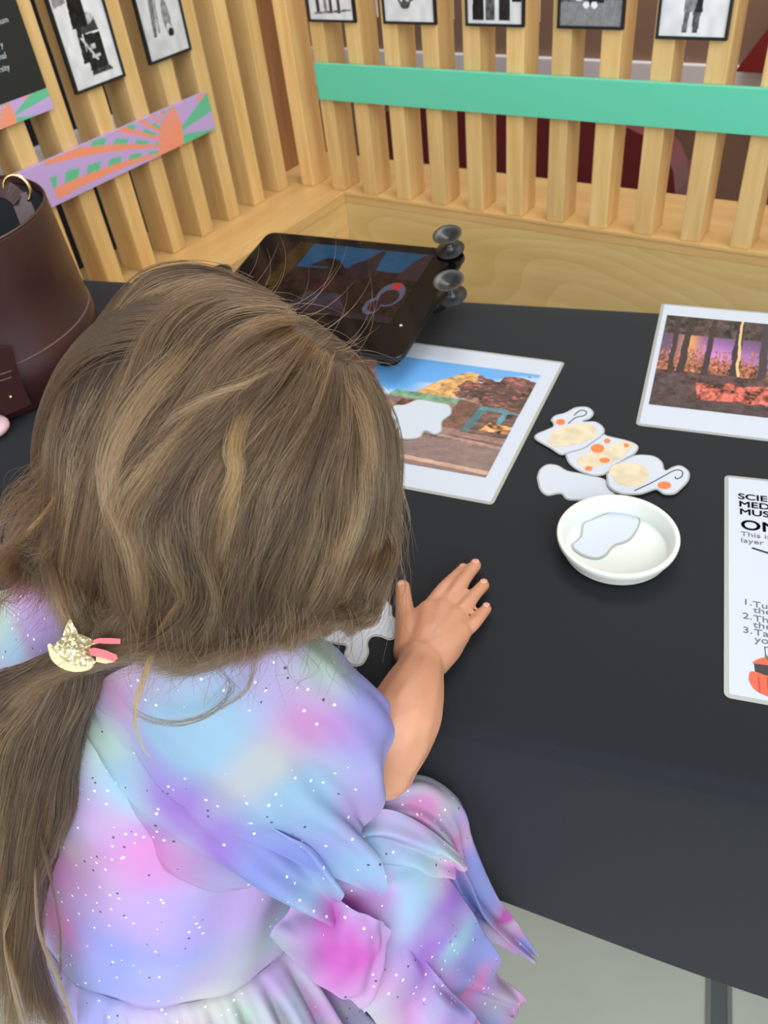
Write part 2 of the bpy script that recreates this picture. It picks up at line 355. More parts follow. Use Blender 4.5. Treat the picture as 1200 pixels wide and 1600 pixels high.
def text(body, loc, xdir, ydir, size, m, parent, weight=0, align='LEFT', name='lettering', xs=1.0):
    c = bpy.data.curves.new(name, 'FONT'); c.body = body; c.size = size; c.extrude = .0001; c.align_x = align
    tmp = bpy.data.objects.new('t', c); COL.objects.link(tmp); dg = bpy.context.evaluated_depsgraph_get()
    me = bpy.data.meshes.new_from_object(tmp.evaluated_get(dg)); bpy.data.objects.remove(tmp)
    xd = Vector(xdir).normalized()*xs; yd = Vector(ydir).normalized(); zd = xd.normalized().cross(yd)
    me.transform(Matrix(((xd.x, yd.x, zd.x, loc[0]), (xd.y, yd.y, zd.y, loc[1]), (xd.z, yd.z, zd.z, loc[2]), (0, 0, 0, 1))))
    me.materials.clear()
    if weight:      # bold: the same glyphs set again a hair's breadth apart
        b_ = bmesh.new()
        for sx_, sy_ in ((-1, 0), (1, 0), (0, -.7), (0, .7)):
            m_ = me.copy(); m_.transform(Matrix.Translation(xd.normalized()*weight*sx_ + yd*weight*sy_)); b_.from_mesh(m_); bpy.data.meshes.remove(m_)
        me = b_
    return obj(name, me, m, parent)
for (px, py), s in (((14, 34), 'museum'), ((6, 73), 'y'), ((11, 90), 'nal'), ((16, 108), 'ersity')):
    p = at(px, py, XW+.0106, 0)
    text(s, (XW+.0106, p[1], p[2]), (0, 1, 0), (0, 0, 1), .0095, M_PAPER, pan, 0, 'RIGHT')

# ------------------------------------------------------------------ black-and-white photographs
def bw(nx, ny, shapes, base=.86, seed=0, floor_=None, floor_v=.6):
    X, Y = np.meshgrid(np.linspace(0, 1, nx), np.linspace(0, 1, ny), indexing='ij')
    g = np.full(X.shape, base) + (vnoise(X, Y, 9, seed)-.5)*.12
    if floor_ is not None: g[Y < floor_] = floor_v; g += (vnoise(X, Y, 40, seed+3)-.5)*.1*(Y < floor_)
    for pts, v in shapes:
        m_ = poly_in(X, Y, pts) if isinstance(pts, list) else ell(*pts, X, Y)
        g[m_] = v + (vnoise(X, Y, 30, seed+7)[m_]-.5)*.25*(1 if v > .2 else .5)
    g = np.clip(g, .02, .95)
    return np.stack([g*.98, g, g*1.02], -1)**2.0
def photo(label, c00, c10, c01, shapes, **kw):    # lower-left, lower-right, upper-left corners on the wall
    c00, c10, c01 = map(np.array, (c00, c10, c01)); ex = c10-c00; ey = c01-c00; n_ = np.cross(ex, ey); n_ /= np.linalg.norm(n_)
    root = thing('photo_frame', label, 'framed photo', tuple((c00+c10)/2), 'black-framed monochrome photographs on the slats')
    fw = .0035; exn = ex/np.linalg.norm(ex); eyn = ey/np.linalg.norm(ey); L = np.linalg.norm(ex); H = np.linalg.norm(ey)
    bm = bmesh.new(); Mx = Matrix(((exn[0], eyn[0], n_[0], c00[0]), (exn[1], eyn[1], n_[1], c00[1]), (exn[2], eyn[2], n_[2], c00[2]), (0, 0, 0, 1)))
    for a_, b_ in (((0, 0, .001), (L, fw, .007)), ((0, H-fw, .001), (L, H, .007)), ((0, fw, .001), (fw, H-fw, .007)), ((L-fw, fw, .001), (L, H-fw, .007)), ((fw, fw, .001), (L-fw, H-fw, .004))):
        box(bm, a_, b_, 0, Mx)
    bmesh.ops.recalc_face_normals(bm, faces=bm.faces)
    obj('frame', bm, M_BLACK, root)
    nx, ny = 90, 120; C_ = bw(nx, ny, shapes, **kw)
    u = np.linspace(fw, L-fw, nx)[:, None, None]; v = np.linspace(fw, H-fw, ny)[None, :, None]
    P = c00 + exn*u + eyn*v + n_*.0045
    obj('photo_print', grid_mesh('photo_print', P, C_), M_PHOTO, root)
FZ, FH = .7525, .145
def bphoto(x0, x1, label, shapes, z=FZ, **kw): photo(label, (x0, YW-.0005, z), (x1, YW-.0005, z), (x0, YW-.0005, z+FH), shapes, **kw)
leg = lambda x, w, top, v: ([(x-w, .06), (x+w, .06), (x+w*1.4, top), (x-w*1.4, top)], v)
bphoto(-.966, -.872, 'monochrome photo of striding legs, first frame from the wall corner', [leg(.2, .035, .5, .15), leg(.38, .03, .5, .45), leg(.5, .03, .5, .2), leg(.68, .03, .5, .15), ([(.1, .05), (.95, .09), (.95, .11), (.1, .07)], .35), ([(.2, .5), (.8, .5), (.7, .9), (.3, .9)], .2)])
bphoto(-.818, -.723, 'monochrome photo with a round pale shape on white, second frame from the wall corner', [((.42, .32, .17, .2), .3), ((.42, .34, .14, .18), .82), ((.42, .16, .1, .04), .25), ([(.38, .2), (.44, .2), (.44, .34), (.38, .34)], .3), ([(.56, .2), (.6, .2), (.72, .55), (.5, .55)], .08), ([(.3, .5), (.75, .5), (.7, .95), (.35, .95)], .25)])
bphoto(-.672, -.578, 'monochrome photo of four dark-clothed figures, third frame from the wall corner', [([(.08, .03), (.3, .03), (.3, .6), (.12, .6)], .07), ([(.33, .03), (.5, .03), (.5, .6), (.33, .6)], .3), ([(.58, .03), (.78, .03), (.78, .7), (.58, .7)], .12), ([(.82, .2), (.98, .2), (.98, .7), (.82, .7)], .06), ((.2, .3, .07, .06), .8), ((.4, .32, .08, .04), .75), ((.65, .3, .06, .06), .8), ((.2, .75, .06, .07), .6), ((.45, .75, .06, .07), .6), ((.7, .8, .06, .07), .6)])
bphoto(-.527, -.432, 'monochrome photo of a seated group on dark ground, fourth frame from the wall corner', [([(0, .2), (1, .24), (1, 1), (0, 1)], .3), ([(.15, .22), (.4, .22), (.4, .7), (.15, .7)], .75), ([(.45, .18), (.7, .2), (.7, .7), (.42, .7)], .08), ([(.72, .25), (.85, .25), (.85, .8), (.72, .8)], .1), ((.42, .18, .05, .03), .95), ((.55, .18, .05, .03), .95), ((.3, .24, .06, .03), .95), ([(.88, .25), (1, .25), (1, .6), (.88, .6)], .5)], base=.35, floor_=.22, floor_v=.5)
bphoto(-.387, -.295, 'monochrome photo of one standing figure on pale ground, fifth frame from the wall corner', [([(.34, .03), (.42, .03), (.43, .2), (.36, .2)], .35), ([(.5, .03), (.58, .03), (.6, .2), (.48, .2)], .3), ([(.34, .2), (.62, .2), (.6, .5), (.36, .5)], .5), ([(.5, .2), (.62, .2), (.6, .36), (.54, .36)], .1), ((.5, .42, .17, .12), .7), ([(.36, .5), (.6, .5), (.58, .8), (.38, .8)], .35), ((.48, .87, .07, .06), .5), ((.3, .45, .05, .09), .35), ((.66, .45, .05, .09), .35)], z=.7435, base=.9)
bphoto(-.232, -.138, 'monochrome photo frame past the right edge of the view on the back slats', [leg(.4, .05, .6, .3)], z=.745)
def lphoto(y0, y1, z, label, shapes, h=.16, **kw): photo(label, (XW+.0005, y0, z), (XW+.0005, y1, z), (XW+.0005, y0, z+h), shapes, **kw)
lphoto(.777, .870, .750, 'monochrome photo of a person in black pushing a loaded crate cart, on the left slats', [((.55, .93, .3, .1), .75), ([(.05, .7), (.3, .72), (.3, .95), (.05, .95)], .5), ([(.7, .75), (.85, .75), (.85, 1), (.7, 1)], .3), ([(.4, .12), (.78, .1), (.78, .42), (.45, .44)], .1), ([(.42, .44), (.78, .44), (.74, .56), (.4, .56)], .2), ((.58, .56, .16, .05), .7), ([(.3, .2), (.42, .2), (.42, .6), (.36, .62)], .12), ([(.28, .5), (.6, .5), (.6, .74), (.44, .84), (.32, .74)], .07), ((.46, .86, .06, .06), .55), ([(.36, .42), (.4, .42), (.62, .2), (.58, .2)], .8), ([(.52, .3), (.62, .3), (.62, .34), (.52, .34)], .7), ([(.5, .22), (.68, .22), (.68, .25), (.5, .25)], .7), ([(.4, .08), (.85, .08), (.8, .12), (.42, .12)], .25)], h=.148)
lphoto(.922, 1.012, .7515, 'monochrome photo of a person beside a stack on pavement, on left slats nearest the corner', [([(0, .62), (1, .62), (1, 1), (0, 1)], .5), ([(0, .75), (1, .78), (1, .8), (0, .77)], .25), ([(.22, .2), (.3, .2), (.42, .6), (.3, .62)], .4), ([(.34, .22), (.4, .22), (.46, .6), (.4, .6)], .6), ([(.28, .55), (.68, .55), (.66, .85), (.34, .85)], .12), ((.62, .34, .09, .18), .5), ((.62, .24, .06, .05), .75), ((.66, .2, .07, .04), .1), ((.5, .92, .07, .07), .6)], h=.148, base=.8)
# thin white strips that hang behind the back slats
strips = [(591, 0, 26), (709, 0, 30), (843, 0, 34), (992, 0, 39), (1160, 0, 46)]
s0 = None; where = ['by the first frame from the corner', 'by the second frame from the corner', 'by the third frame from the corner', 'by the fourth frame from the corner', 'right of the fifth frame']
for kk, (px, ya, yb) in enumerate(strips):
    p = at(px, yb, YW+.056, 1)
    if s0 is None:
        bm = bmesh.new(); box(bm, (-.0016, -.0006, 0), (.0016, .0006, .4), .0003); s0 = obj('hanging_strip', bm, M_WHITE); o = s0
    else: o = s0.copy(); COL.objects.link(o)
    o.location = (p[0], YW+.0545, p[2])
    tag(o, 'thin white strip hanging behind the back slats, ' + where[kk], 'strip', 'white strips behind the back slats')

# ------------------------------------------------------------------ table and cloth
TZ = .6; TA = math.radians(15.5); E1 = np.array([math.cos(TA), math.sin(TA), 0]); E2 = np.array([-math.sin(TA), math.cos(TA), 0])
u0, u1, v0_, v1_ = -.84, .95, .2615, .7935
tab = thing('folding_table', 'table standing under the black stretch cloth, hidden but for its shape', 'table', tuple(E1*.05+E2*.53))
MT = Matrix(((E1[0], E2[0], 0, 0), (E1[1], E2[1], 0, 0), (0, 0, 1, 0), (0, 0, 0, 1)))
boxo('tabletop', (u0+.012, v0_+.012, .57), (u1-.012, v1_-.012, .5965), mat('table_plastic', srgb(200, 200, 196), .5), tab, .004, MT)
for uu in (u0+.1, u1-.1):
    for vv in (v0_+.12, v1_-.06):
        bm = bmesh.new(); p = E1*uu+E2*vv; tube(bm, [(p[0], p[1], .571), (p[0], p[1], .0)], .012, 12); obj('leg', bm, M_BLACK, tab, True)
def hem_z(u, v):
    z = .315 + .085/(1+math.exp((u-.0)*12)) if v < .5 else .40
    return z + (.49-z)/(1+math.exp((u+.66)*28))
bm = bmesh.new(); path = []; rc = .02
cs = [(u1-rc, v1_-rc, 0), (u0+rc, v1_-rc, 1), (u0+rc, v0_+rc, 2), (u1-rc, v0_+rc, 3)]
for ci, (cu, cv, q_) in enumerate(cs):
    for k in range(7):
        t = q_*PI/2+k/6*PI/2; path.append((cu, cv, math.cos(t), math.sin(t)))
    nu_, nv_, nq = cs[(ci+1) % 4]; t = (q_+1)*PI/2
    if ci in (0, 2):
        for k in range(1, 50): path.append((cu+(nu_-cu)*k/50, cv+(nv_-cv)*k/50, math.cos(t), math.sin(t)))
rings = []
for kind in range(15):
    ring = []
    for (cu, cv, nx_, ny_) in path:
        if kind == 0: off, z = -.03, TZ
        elif kind <= 6:
            t = (kind-1)/5*PI/2; off = rc-.012+.012*math.sin(t)-.0; z = TZ-.012+.012*math.cos(t)
        else:
            f = (kind-6)/8; zb = hem_z(cu, cv); off = rc + .004*math.sin(f*PI)*0 - .0*f; z = (TZ-.012)*(1-f)+zb*f
        if kind == 0: off = rc-.03
        ring.append(bm.verts.new(E1*(cu+nx_*off)+E2*(cv+ny_*off)+np.array([0, 0, z])))
    rings.append(ring)
NR = len(rings[0])
for i in range(NR//2-1): bm.faces.new((rings[0][i], rings[0][i+1], rings[0][NR-2-i], rings[0][NR-1-i]))
for A, B in zip(rings, rings[1:]):
    for i in range(len(A)): bm.faces.new((A[i], B[i], B[(i+1) % len(A)], A[(i+1) % len(A)]))
bmesh.ops.recalc_face_normals(bm, faces=bm.faces)
cl = obj('tablecloth', bm, M_CLOTH, None, True); md = cl.modifiers.new('s', 'SOLIDIFY'); md.thickness = .0012; md.offset = -1; md.use_rim = False
tag(cl, 'plain black fitted cloth stretched over the table and down its front', 'tablecloth')

# ------------------------------------------------------------------ printed sheets
def sheet(label, quad, paint, z=TZ+.0006, inset=(.03, .09, .03, .12), nx=300, ny=220, cat='printed sheet', name='printed_sheet', curl=0.0, round_=.004):
    # quad: pixel corners far-left, far-right, near-right, near-left; paint(U,V)->rgb; V=1 is the far side
    c = [at(*q, z) if len(q) == 2 else np.array(q) for q in quad]
    f = lambda u, v: (c[3]*(1-u)+c[2]*u)*(1-v)+(c[0]*(1-u)+c[1]*u)*v
    Lx = np.linalg.norm(c[2]-c[3]); Ly = np.linalg.norm(c[0]-c[3]); root = thing(name, label, cat, tuple(f(.5, .5)))
    def outline(m_, r_):
        pts = []
        for (cu, cv, q_) in ((1, 1, 0), (0, 1, 1), (0, 0, 2), (1, 0, 3)):
            for k in range(5):
                t = q_*PI/2+k/4*PI/2
                uu = cu*(Lx-2*m_-2*r_)+m_+r_+math.cos(t)*r_; vv = cv*(Ly-2*m_-2*r_)+m_+r_+math.sin(t)*r_
                pts.append(f(uu/Lx, vv/Ly))
        return pts
    bm = bmesh.new(); poly_plate(bm, outline(0, round_), .0004); bmesh.ops.recalc_face_normals(bm, faces=bm.faces); obj('laminate', bm, M_LAM, root)
    bm = bmesh.new(); poly_plate(bm, [p+np.array([0, 0, .00025]) for p in outline(.0028, .001)], .0002); bmesh.ops.recalc_face_normals(bm, faces=bm.faces); obj('paper', bm, M_PAPER, root)
    if paint:
        l, b_, r, t_ = inset
        U, V = np.meshgrid(np.linspace(0, 1, nx), np.linspace(0, 1, ny), indexing='ij')
        uu = l+(1-l-r)*U; vv = b_+(1-b_-t_)*V
        P = (c[3]*(1-uu[..., None])+c[2]*uu[..., None])*(1-vv[..., None])+(c[0]*(1-uu[..., None])+c[1]*uu[..., None])*vv[..., None]
        P[..., 2] += .00045
        obj('printed_picture', grid_mesh('printed_picture', P, paint(U, V)), M_PRINT, root)
    return root, f
def street(U, V):
    C_ = np.zeros(U.shape+(3,)); n1 = vnoise(U, V, 30, 1); n2 = vnoise(U, V, 90, 2); n3 = vnoise(U*2, V, 9, 3)
    sky = lin((96, 160, 222)); C_[:] = sky*(1-n3[..., None]*.0)+0; cl_ = np.clip((vnoise(U, V*2.5, 6, 5)-.45)*2.2, 0, .7)[..., None]; C_ = C_*(1-cl_)+lin((190, 215, 238))*cl_
    def put(pts, c, var=.35):
        m_ = poly_in(U, V, pts); k = (1+((n1+n2)-1)[m_][:, None]*var*1.6); C_[m_] = np.clip(lin(c)*k, 0, 1)
    put([(0, .35), (0, .72), (.2, .66), (.45, .58), (.6, .6), (1, .7), (1, .2), (0, .2)], (142, 112, 104))
    put([(.15, .6), (.22, .85), (.36, .98), (.40, .98), (.40, .84), (.44, .74), (.42, .62)], (176, 132, 118), .5)      # cliff tower
    put([(.60, .62), (.66, .78), (.72, .88), (.75, .93), (.79, .92), (.82, .8), (.84, .66)], (206, 160, 104), .5)       # tan gable
    put([(.8, .62), (.84, .80), (.88, .9), (.93, .8), (1, .84), (1, .62)], (160, 124, 112))
    put([(.86, .74), (.875, .9), (.895, .9), (.91, .72), (.90, .74), (.885, .86)], (222, 214, 204), .1)
    put([(.3, .52), (.5, .56), (.5, .64), (.34, .62)], (196, 168, 110), .9)
    put([(.52, .58), (.80, .58), (.80, .64), (.54, .65)], (110, 150, 122), .4)
    put([(.56, .40), (.76, .40), (.76, .57), (.58, .57)], (96, 60, 50), .9)
    put([(.62, .44), (.70, .44), (.70, .54), (.62, .54)], (150, 104, 60), .9)
    put([(.76, .36), (.84, .36), (.86, .62), (.78, .64)], (112, 78, 68), .4)
    put([(.84, .34), (1, .34), (1, .6), (.85, .6)], (94, 70, 62), .8)
    put([(.84, .36), (.87, .36), (.89, .6), (.86, .6)], (66, 108, 116), .2); put([(.94, .4), (.955, .4), (.965, .6), (.945, .6)], (80, 140, 160), .2)
    put([(.86, .57), (1, .57), (1, .61), (.86, .61)], (80, 130, 140), .2)
    put([(.9, .38), (1, .38), (1, .45), (.92, .46)], (206, 140, 90), 1.2)
    put([(.6, .30), (.68, .30), (.68, .38), (.6, .38)], (206, 110, 70), .6); put([(.68, .26), (.73, .26), (.74, .44), (.68, .44)], (66, 60, 64), .4)
    m_ = ((U-.96)/.2)**2+((V-.76)/.17)**2 < 1+ (n1-.5)*1.0; C_[m_] = (lin((92, 66, 62))*(1+(n2+n1-1)[..., None]*1.3))[m_]
    m2 = m_ & (n2 > .72) & (n1 > .4); C_[m2] = lin((176, 96, 92))
    road = V < .30-.06*U; C_[road] = (lin((126, 106, 102))*(1+(n1-.5)[..., None]*.35+(n2-.5)[..., None]*.3))[road]
    put([(0, .31), (1, .25), (1, .29), (0, .36)], (96, 76, 72), .4)
    put([(0, .09), (1, .02), (1, .05), (0, .125)], (196, 156, 136), .2)
    put([(.6, .30), (1, .24), (1, .265), (.6, .33)], (160, 128, 116), .3)
    return np.clip(C_, 0, 1)
sh1, f1 = sheet('laminated print of a sunny town street, partly under the tablet', [(468, 512), (883, 566), (770, 789), (290, 700)], street, inset=(.02, .14, .055, .13))
def forest(U, V):
    C_ = np.zeros(U.shape+(3,)); n1 = vnoise(U, V, 24, 11); n2 = vnoise(U*1.5, V, 60, 12); n4 = vnoise(U, V*2, 10, 14); n5 = vnoise(U*3, V*.6, 60, 17)
    C_[:] = lin((92, 70, 100)); g = np.exp(-((U-.24)/.12)**2-((V-.52)/.2)**2)[..., None]; C_ += g*lin((186, 120, 200))*.8
    g = np.exp(-((U-.5)/.2)**2-((V-.5)/.16)**2)[..., None]; C_ += g*lin((160, 110, 210))*.6
    g = np.exp(-((U-.13)/.04)**2-((V-.66)/.25)**2)[..., None]; C_ = C_*(1-g)+g*lin((214, 150, 90))
    g = (V > .78)[..., None]; C_ = np.where(g, lin((66, 54, 52))*(1+(n2+n1-1)[..., None]*1.6), C_)
    grass = (V < .58+(n5-.5)*.3) & (V > .30); C_[grass] = (lin((150, 92, 70))*(1+(n5+n2-1)[..., None]*1.5))[grass]
    k = np.clip((U-.33)*4, 0, 1)[..., None]
    for x0, wd, c, lean in ((.06, .014, (52, 42, 44), 0), (.10, .02, (48, 40, 44), .02), (.20, .016, (50, 42, 46), .03), (.33, .022, (44, 38, 48), .02), (.36, .007, (226, 190, 130), -.01), (.46, .022, (60, 52, 60), 0), (.52, .02, (64, 54, 62), 0), (.62, .02, (50, 42, 48), 0), (.72, .025, (46, 40, 46), 0), (.85, .02, (50, 42, 48), .01)):
        m_ = (np.abs(U-x0-lean*V+(vnoise(V, V, 8, int(x0*99))-.5)*.008) < wd*(1-.3*V)) & (V > .36); C_[m_] = lin(c)
    gr = V < .36+(n4-.5)*.06; C_[gr] = (lin((74, 52, 54))*(1+(n2+n1-1)[..., None]*1.4))[gr]
    pth = (V < .27+(n1-.5)*.05) & (V > .10+(n1-.5)*.05) & (U > .18+(.3-V)*.1); C_[pth] = (lin((190, 96, 84))*(1+(n2+n1-1)[..., None]*1.9))[pth]*.75
    dk = (V < .10) | ((U < .16) & (V < .30)); C_[dk] = (lin((66, 54, 58))*(1+(n2+n1-1)[..., None]*.9))[dk]
    return np.clip(C_, 0, 1)
sheet('laminated print of a purple and orange autumn forest at the right side of the table', [(1034, 474), (1409, 507), (1420, 716), (993, 664)], forest, inset=(.035, .15, .03, .11), nx=380)
# instruction sheet
_a = at(1132, 742, TZ+.0006); _b = at(1131, 1089, TZ+.0006); _v = (_a-_b)/np.linalg.norm(_a-_b); _w = np.array([_v[1], -_v[0], 0])*.149
inst, fi = sheet('laminated white instruction sheet with printed text and a pumpkin picture, right edge of table', [tuple(_a), tuple(_a+_w), tuple(_b+_w), tuple(_b)], None)
zi = TZ+.0006+.0004
def onsheet(px, py): return at(px, py, zi)
xd = onsheet(1200, 750+3)-onsheet(1140, 743); xd = E1*0 + (fi(1, .5)-fi(0, .5)); yd = (fi(.5, 1)-fi(.5, 0)); yd = yd - xd*(yd@xd)/(xd@xd)
for px, py, s, sz, wt, m_ in ((1153, 779, 'SCIENCE+', .0092, .00028, M_INK), (1154, 791, 'MEDIA', .0092, .00028, M_INK), (1155, 803, 'MUSEUM', .0092, .00028, M_INK), (1157, 826, 'ONION SKIN', .0145, .0004, M_INK),
                           (1157, 837, 'This is a see through', .0068, .0, M_INKG), (1157, 847, 'layer of the', .0068, .0, M_INKG),
                           (1160, 944, '1.', .0074, .0, M_INKG), (1176, 948, 'Turn', .0074, .0, M_INKG), (1177, 957, 'the', .0074, .0, M_INKG),
                           (1160, 966, '2.', .0074, .0, M_INKG), (1177, 970, 'Then', .0074, .0, M_INKG), (1177, 980, 'through', .0074, .0, M_INKG),
                           (1160, 988, '3.', .0074, .0, M_INKG), (1178, 992, 'Tap', .0074, .0, M_INKG), (1179, 1003, 'your', .0074, .0, M_INKG)):
    p = onsheet(px, py); text(s, p, xd, yd, sz, m_, inst, wt*.85, xs=1.17)
def flat(name, pts, z, m_, parent, th=.0001, sm=0, label=None):
    P = [at(px, py, z) for px, py in pts]
    if sm: P = list(catmull(P+[P[0]], len(P)*sm+1)[:-1])
    bm = bmesh.new(); poly_plate(bm, P, th); bmesh.ops.recalc_face_normals(bm, faces=bm.faces); o = obj(name, bm, m_, parent)
    if label: o['label'] = label
    return o
M_PUMP = mat('red_orange_pumpkin_print', srgb(222, 88, 60), .45); M_GREEN = mat('green_print', srgb(70, 110, 60), .5); M_DARKP = mat('dark_print', srgb(40, 38, 42), .5)  # dark print is the ink of the canes and the pumpkin opening
flat('printed_line', [(1174, 857), (1176, 855), (1230, 872), (1230, 875)], zi, M_INK, inst)
flat('printed_line', [(1194, 1010), (1230, 1014), (1230, 1016), (1196, 1012), (1198, 1028), (1196, 1028)], zi, M_INKG, inst)
flat('pumpkin_opening', [(1178, 1036), (1190, 1034), (1225, 1040), (1225, 1060), (1180, 1052)], zi, M_DARKP, inst)
flat('pumpkin_print', [(1170, 1062), (1172, 1050), (1182, 1050), (1200, 1056), (1228, 1058), (1240, 1075), (1225, 1094), (1195, 1086), (1178, 1076)], zi+.00012, M_PUMP, inst, sm=3)
M_RIB = mat('dark_orange_print', srgb(176, 62, 44), .5)
for dx in (0, 14, 28): flat('printed_rib', [(1184+dx, 1056+dx*.12), (1186+dx, 1056+dx*.12), (1188+dx, 1070+dx*.2), (1188+dx, 1082+dx*.2), (1186+dx, 1082+dx*.2), (1185+dx, 1070+dx*.2)], zi+.00025, M_RIB, inst)
flat('pumpkin_lid', [(1175, 1036), (1184, 1030), (1200, 1027), (1228, 1034), (1228, 1042), (1190, 1038)], zi+.00012, M_PUMP, inst, sm=3)
flat('pumpkin_stem', [(1195, 1024), (1199, 1024), (1202, 1031), (1198, 1031)], zi+.00025, M_GREEN, inst)

# ------------------------------------------------------------------ cut-out cards
def cutout(label, outline, z, scale=1, off=(0, 0), props=(), group='cut-out laminated cards'):
    px = [(off[0]+x/scale, off[1]+y/scale) for x, y in outline]
    P = np.array([at(a_, b_, z) for a_, b_ in px]); c = P.mean(0); P = catmull(np.vstack([P, P[:1]]), len(P)*5+1)[:-1]
    root = thing('cutout_card', label, 'cut-out card', tuple(c))
    bm = bmesh.new(); poly_plate(bm, list(P), .0004); bmesh.ops.recalc_face_normals(bm, faces=bm.faces); obj('laminate', bm, M_LAM, root)
    # paper inset 1.7 mm
    n = len(P); t = np.roll(P, -1, 0)-np.roll(P, 1, 0); nr = np.stack([-t[:, 1], t[:, 0], t[:, 2]*0], 1); nr /= np.linalg.norm(nr, axis=1)[:, None]+1e-9
    area = np.sum(P[:, 0]*np.roll(P[:, 1], -1)-np.roll(P[:, 0], -1)*P[:, 1]); nr *= np.sign(area)
    Q = P+nr*.0013; Q[:, 2] += .0003
    bm = bmesh.new(); poly_plate(bm, list(Q), .0002); bmesh.ops.recalc_face_normals(bm, faces=bm.faces); obj('paper', bm, M_PAPER, root)
    for kind, pts in props:
        pp = [(off[0]+x/scale, off[1]+y/scale) for x, y in pts]
        if kind == 'cane':
            bm = bmesh.new(); tube(bm, catmull([at(a_, b_, z+.0005) for a_, b_ in pp], 24), .0004, 6, None); obj('printed_cane', bm, M_DARKP, root)
        elif kind == 'pumpkin': flat('printed_pumpkin', pp, z+.0005, M_ORANGE, root, .00005, 3)
        else: flat('printed_cloth', pp, z+.00045, M_CREAM, root, .00005, 4)
    return root
O7 = dict(scale=4.2857, off=(820, 620)); z0 = TZ+.0006
def blob(cx, cy, rx, ry, n=9, rot=0): return [(cx+rx*math.cos(t)*math.cos(rot)-ry*math.sin(t)*math.sin(rot), cy+rx*math.cos(t)*math.sin(rot)+ry*math.sin(t)*math.cos(rot)) for t in [2*PI*k/n for k in range(n)]]
cutout('cut-out white card poking out left of the round dish, lowest of the card pile', [(80, 540), (100, 485), (150, 452), (220, 458), (290, 495), (400, 515), (520, 545), (610, 600), (600, 660), (450, 690), (290, 690), (240, 650), (150, 662), (100, 620)], z0, props=[], **O7)
cutout('middle card of the pile, cream shape with two small pumpkins', [(270, 385), (300, 340), (420, 280), (500, 240), (560, 262), (660, 285), (735, 310), (762, 340), (735, 385), (660, 430), (560, 510), (470, 530), (380, 505), (320, 470), (285, 430)], z0+.0010, props=[('cloth', [(345, 420), (440, 370), (560, 330), (660, 300), (720, 320), (690, 370), (600, 430), (480, 465), (380, 465)]), ('pumpkin', blob(488, 345, 46, 30)), ('pumpkin', blob(552, 295, 22, 16)), ('pumpkin', blob(535, 425, 36, 18)), ('pumpkin', blob(680, 325, 18, 14)), ('pumpkin', blob(428, 480, 26, 16))], **O7)
cutout('farthest card of the pile, cream shape and a small pumpkin on a cane', [(172, 155), (200, 125), (270, 105), (340, 70), (420, 68), (462, 105), (440, 145), (390, 165), (470, 165), (525, 200), (532, 245), (480, 290), (400, 345), (300, 375), (240, 388), (170, 345), (70, 285), (75, 250), (130, 225), (190, 195)], z0+.0016, props=[('cloth', [(150, 300), (200, 225), (300, 190), (420, 185), (480, 215), (460, 270), (380, 310), (260, 330), (190, 330)]), ('cane', [(290, 180), (340, 140), (400, 125), (412, 100), (380, 90), (350, 105), (330, 125)]), ('pumpkin', blob(240, 168, 32, 20))], **O7)
cutout('right card of the pile, cream shape and a hanging pumpkin on a crook', [(545, 520), (600, 455), (680, 415), (750, 388), (860, 395), (920, 435), (940, 490), (990, 468), (1045, 460), (1100, 500), (1098, 560), (1050, 615), (1000, 652), (930, 652), (880, 622), (820, 640), (760, 655), (640, 650), (560, 600)], z0+.0022, props=[('cloth', [(562, 500), (600, 455), (680, 445), (780, 455), (830, 500), (815, 560), (760, 595), (680, 595), (610, 570)]), ('cane', [(735, 628), (850, 575), (940, 525), (1010, 490), (1055, 500), (1050, 535), (1015, 550), (1008, 535)]), ('pumpkin', blob(935, 592, 46, 26))], **O7)
zS = TZ+.0006+.0011
cutout('white cut-out card lying on the street print', [(322, 475), (340, 405), (400, 395), (460, 372), (540, 384), (606, 398), (616, 440), (575, 475), (572, 520), (535, 538), (492, 522), (468, 552), (400, 560), (358, 540), (366, 512), (330, 508)], zS, 3, (500, 500))
cutout('white cut-out card half under the hair, left of the hand', [(300, 300), (390, 300), (445, 345), (452, 405), (480, 440), (470, 540), (430, 560), (375, 540), (325, 542), (300, 580), (306, 640), (272, 708), (220, 726), (170, 702), (150, 650), (162, 600), (100, 585), (20, 570), (-20, 520), (60, 450), (180, 350)], z0, 4, (500, 860))

# ------------------------------------------------------------------ dish
e = at(965, 834, TZ+.0165); eR = np.linalg.norm(at(1062, 836, TZ+.0165)-at(869, 832, TZ+.0165))/2
dish = thing('round_dish', 'round shallow white plastic dish holding one cut-out card', 'dish', (e[0], e[1], TZ))
T_ = Matrix.Translation((e[0], e[1], TZ+.0034))
bm = bmesh.new(); R0 = eR
lathe(bm, [(0, .0003), (R0-.0085, .0003), (R0-.0068, .0010), (R0-.0042, .0125), (R0-.0030, .0138), (R0-.0006, .0138), (R0, .0130), (R0-.0004, .0095), (R0-.0028, .0088), (R0-.0050, .0), (R0-.0062, -.0012), (R0-.0075, -.0006), (0, -.0006)], 96, T_)
bmesh.ops.recalc_face_normals(bm, faces=bm.faces)
o = obj('dish_body', bm, M_DISH, dish, True); md = o.modifiers.new('b', 'BEVEL'); md.width = .0004; md.segments = 2
cutout('white cut-out card lying inside the round dish', [(315, 985), (370, 935), (388, 850), (450, 820), (540, 780), (620, 763), (700, 770), (770, 815), (760, 880), (700, 960), (600, 1000), (545, 1060), (480, 1085), (390, 1065), (325, 1020)], TZ+.0034+.0012, props=[], **O7)

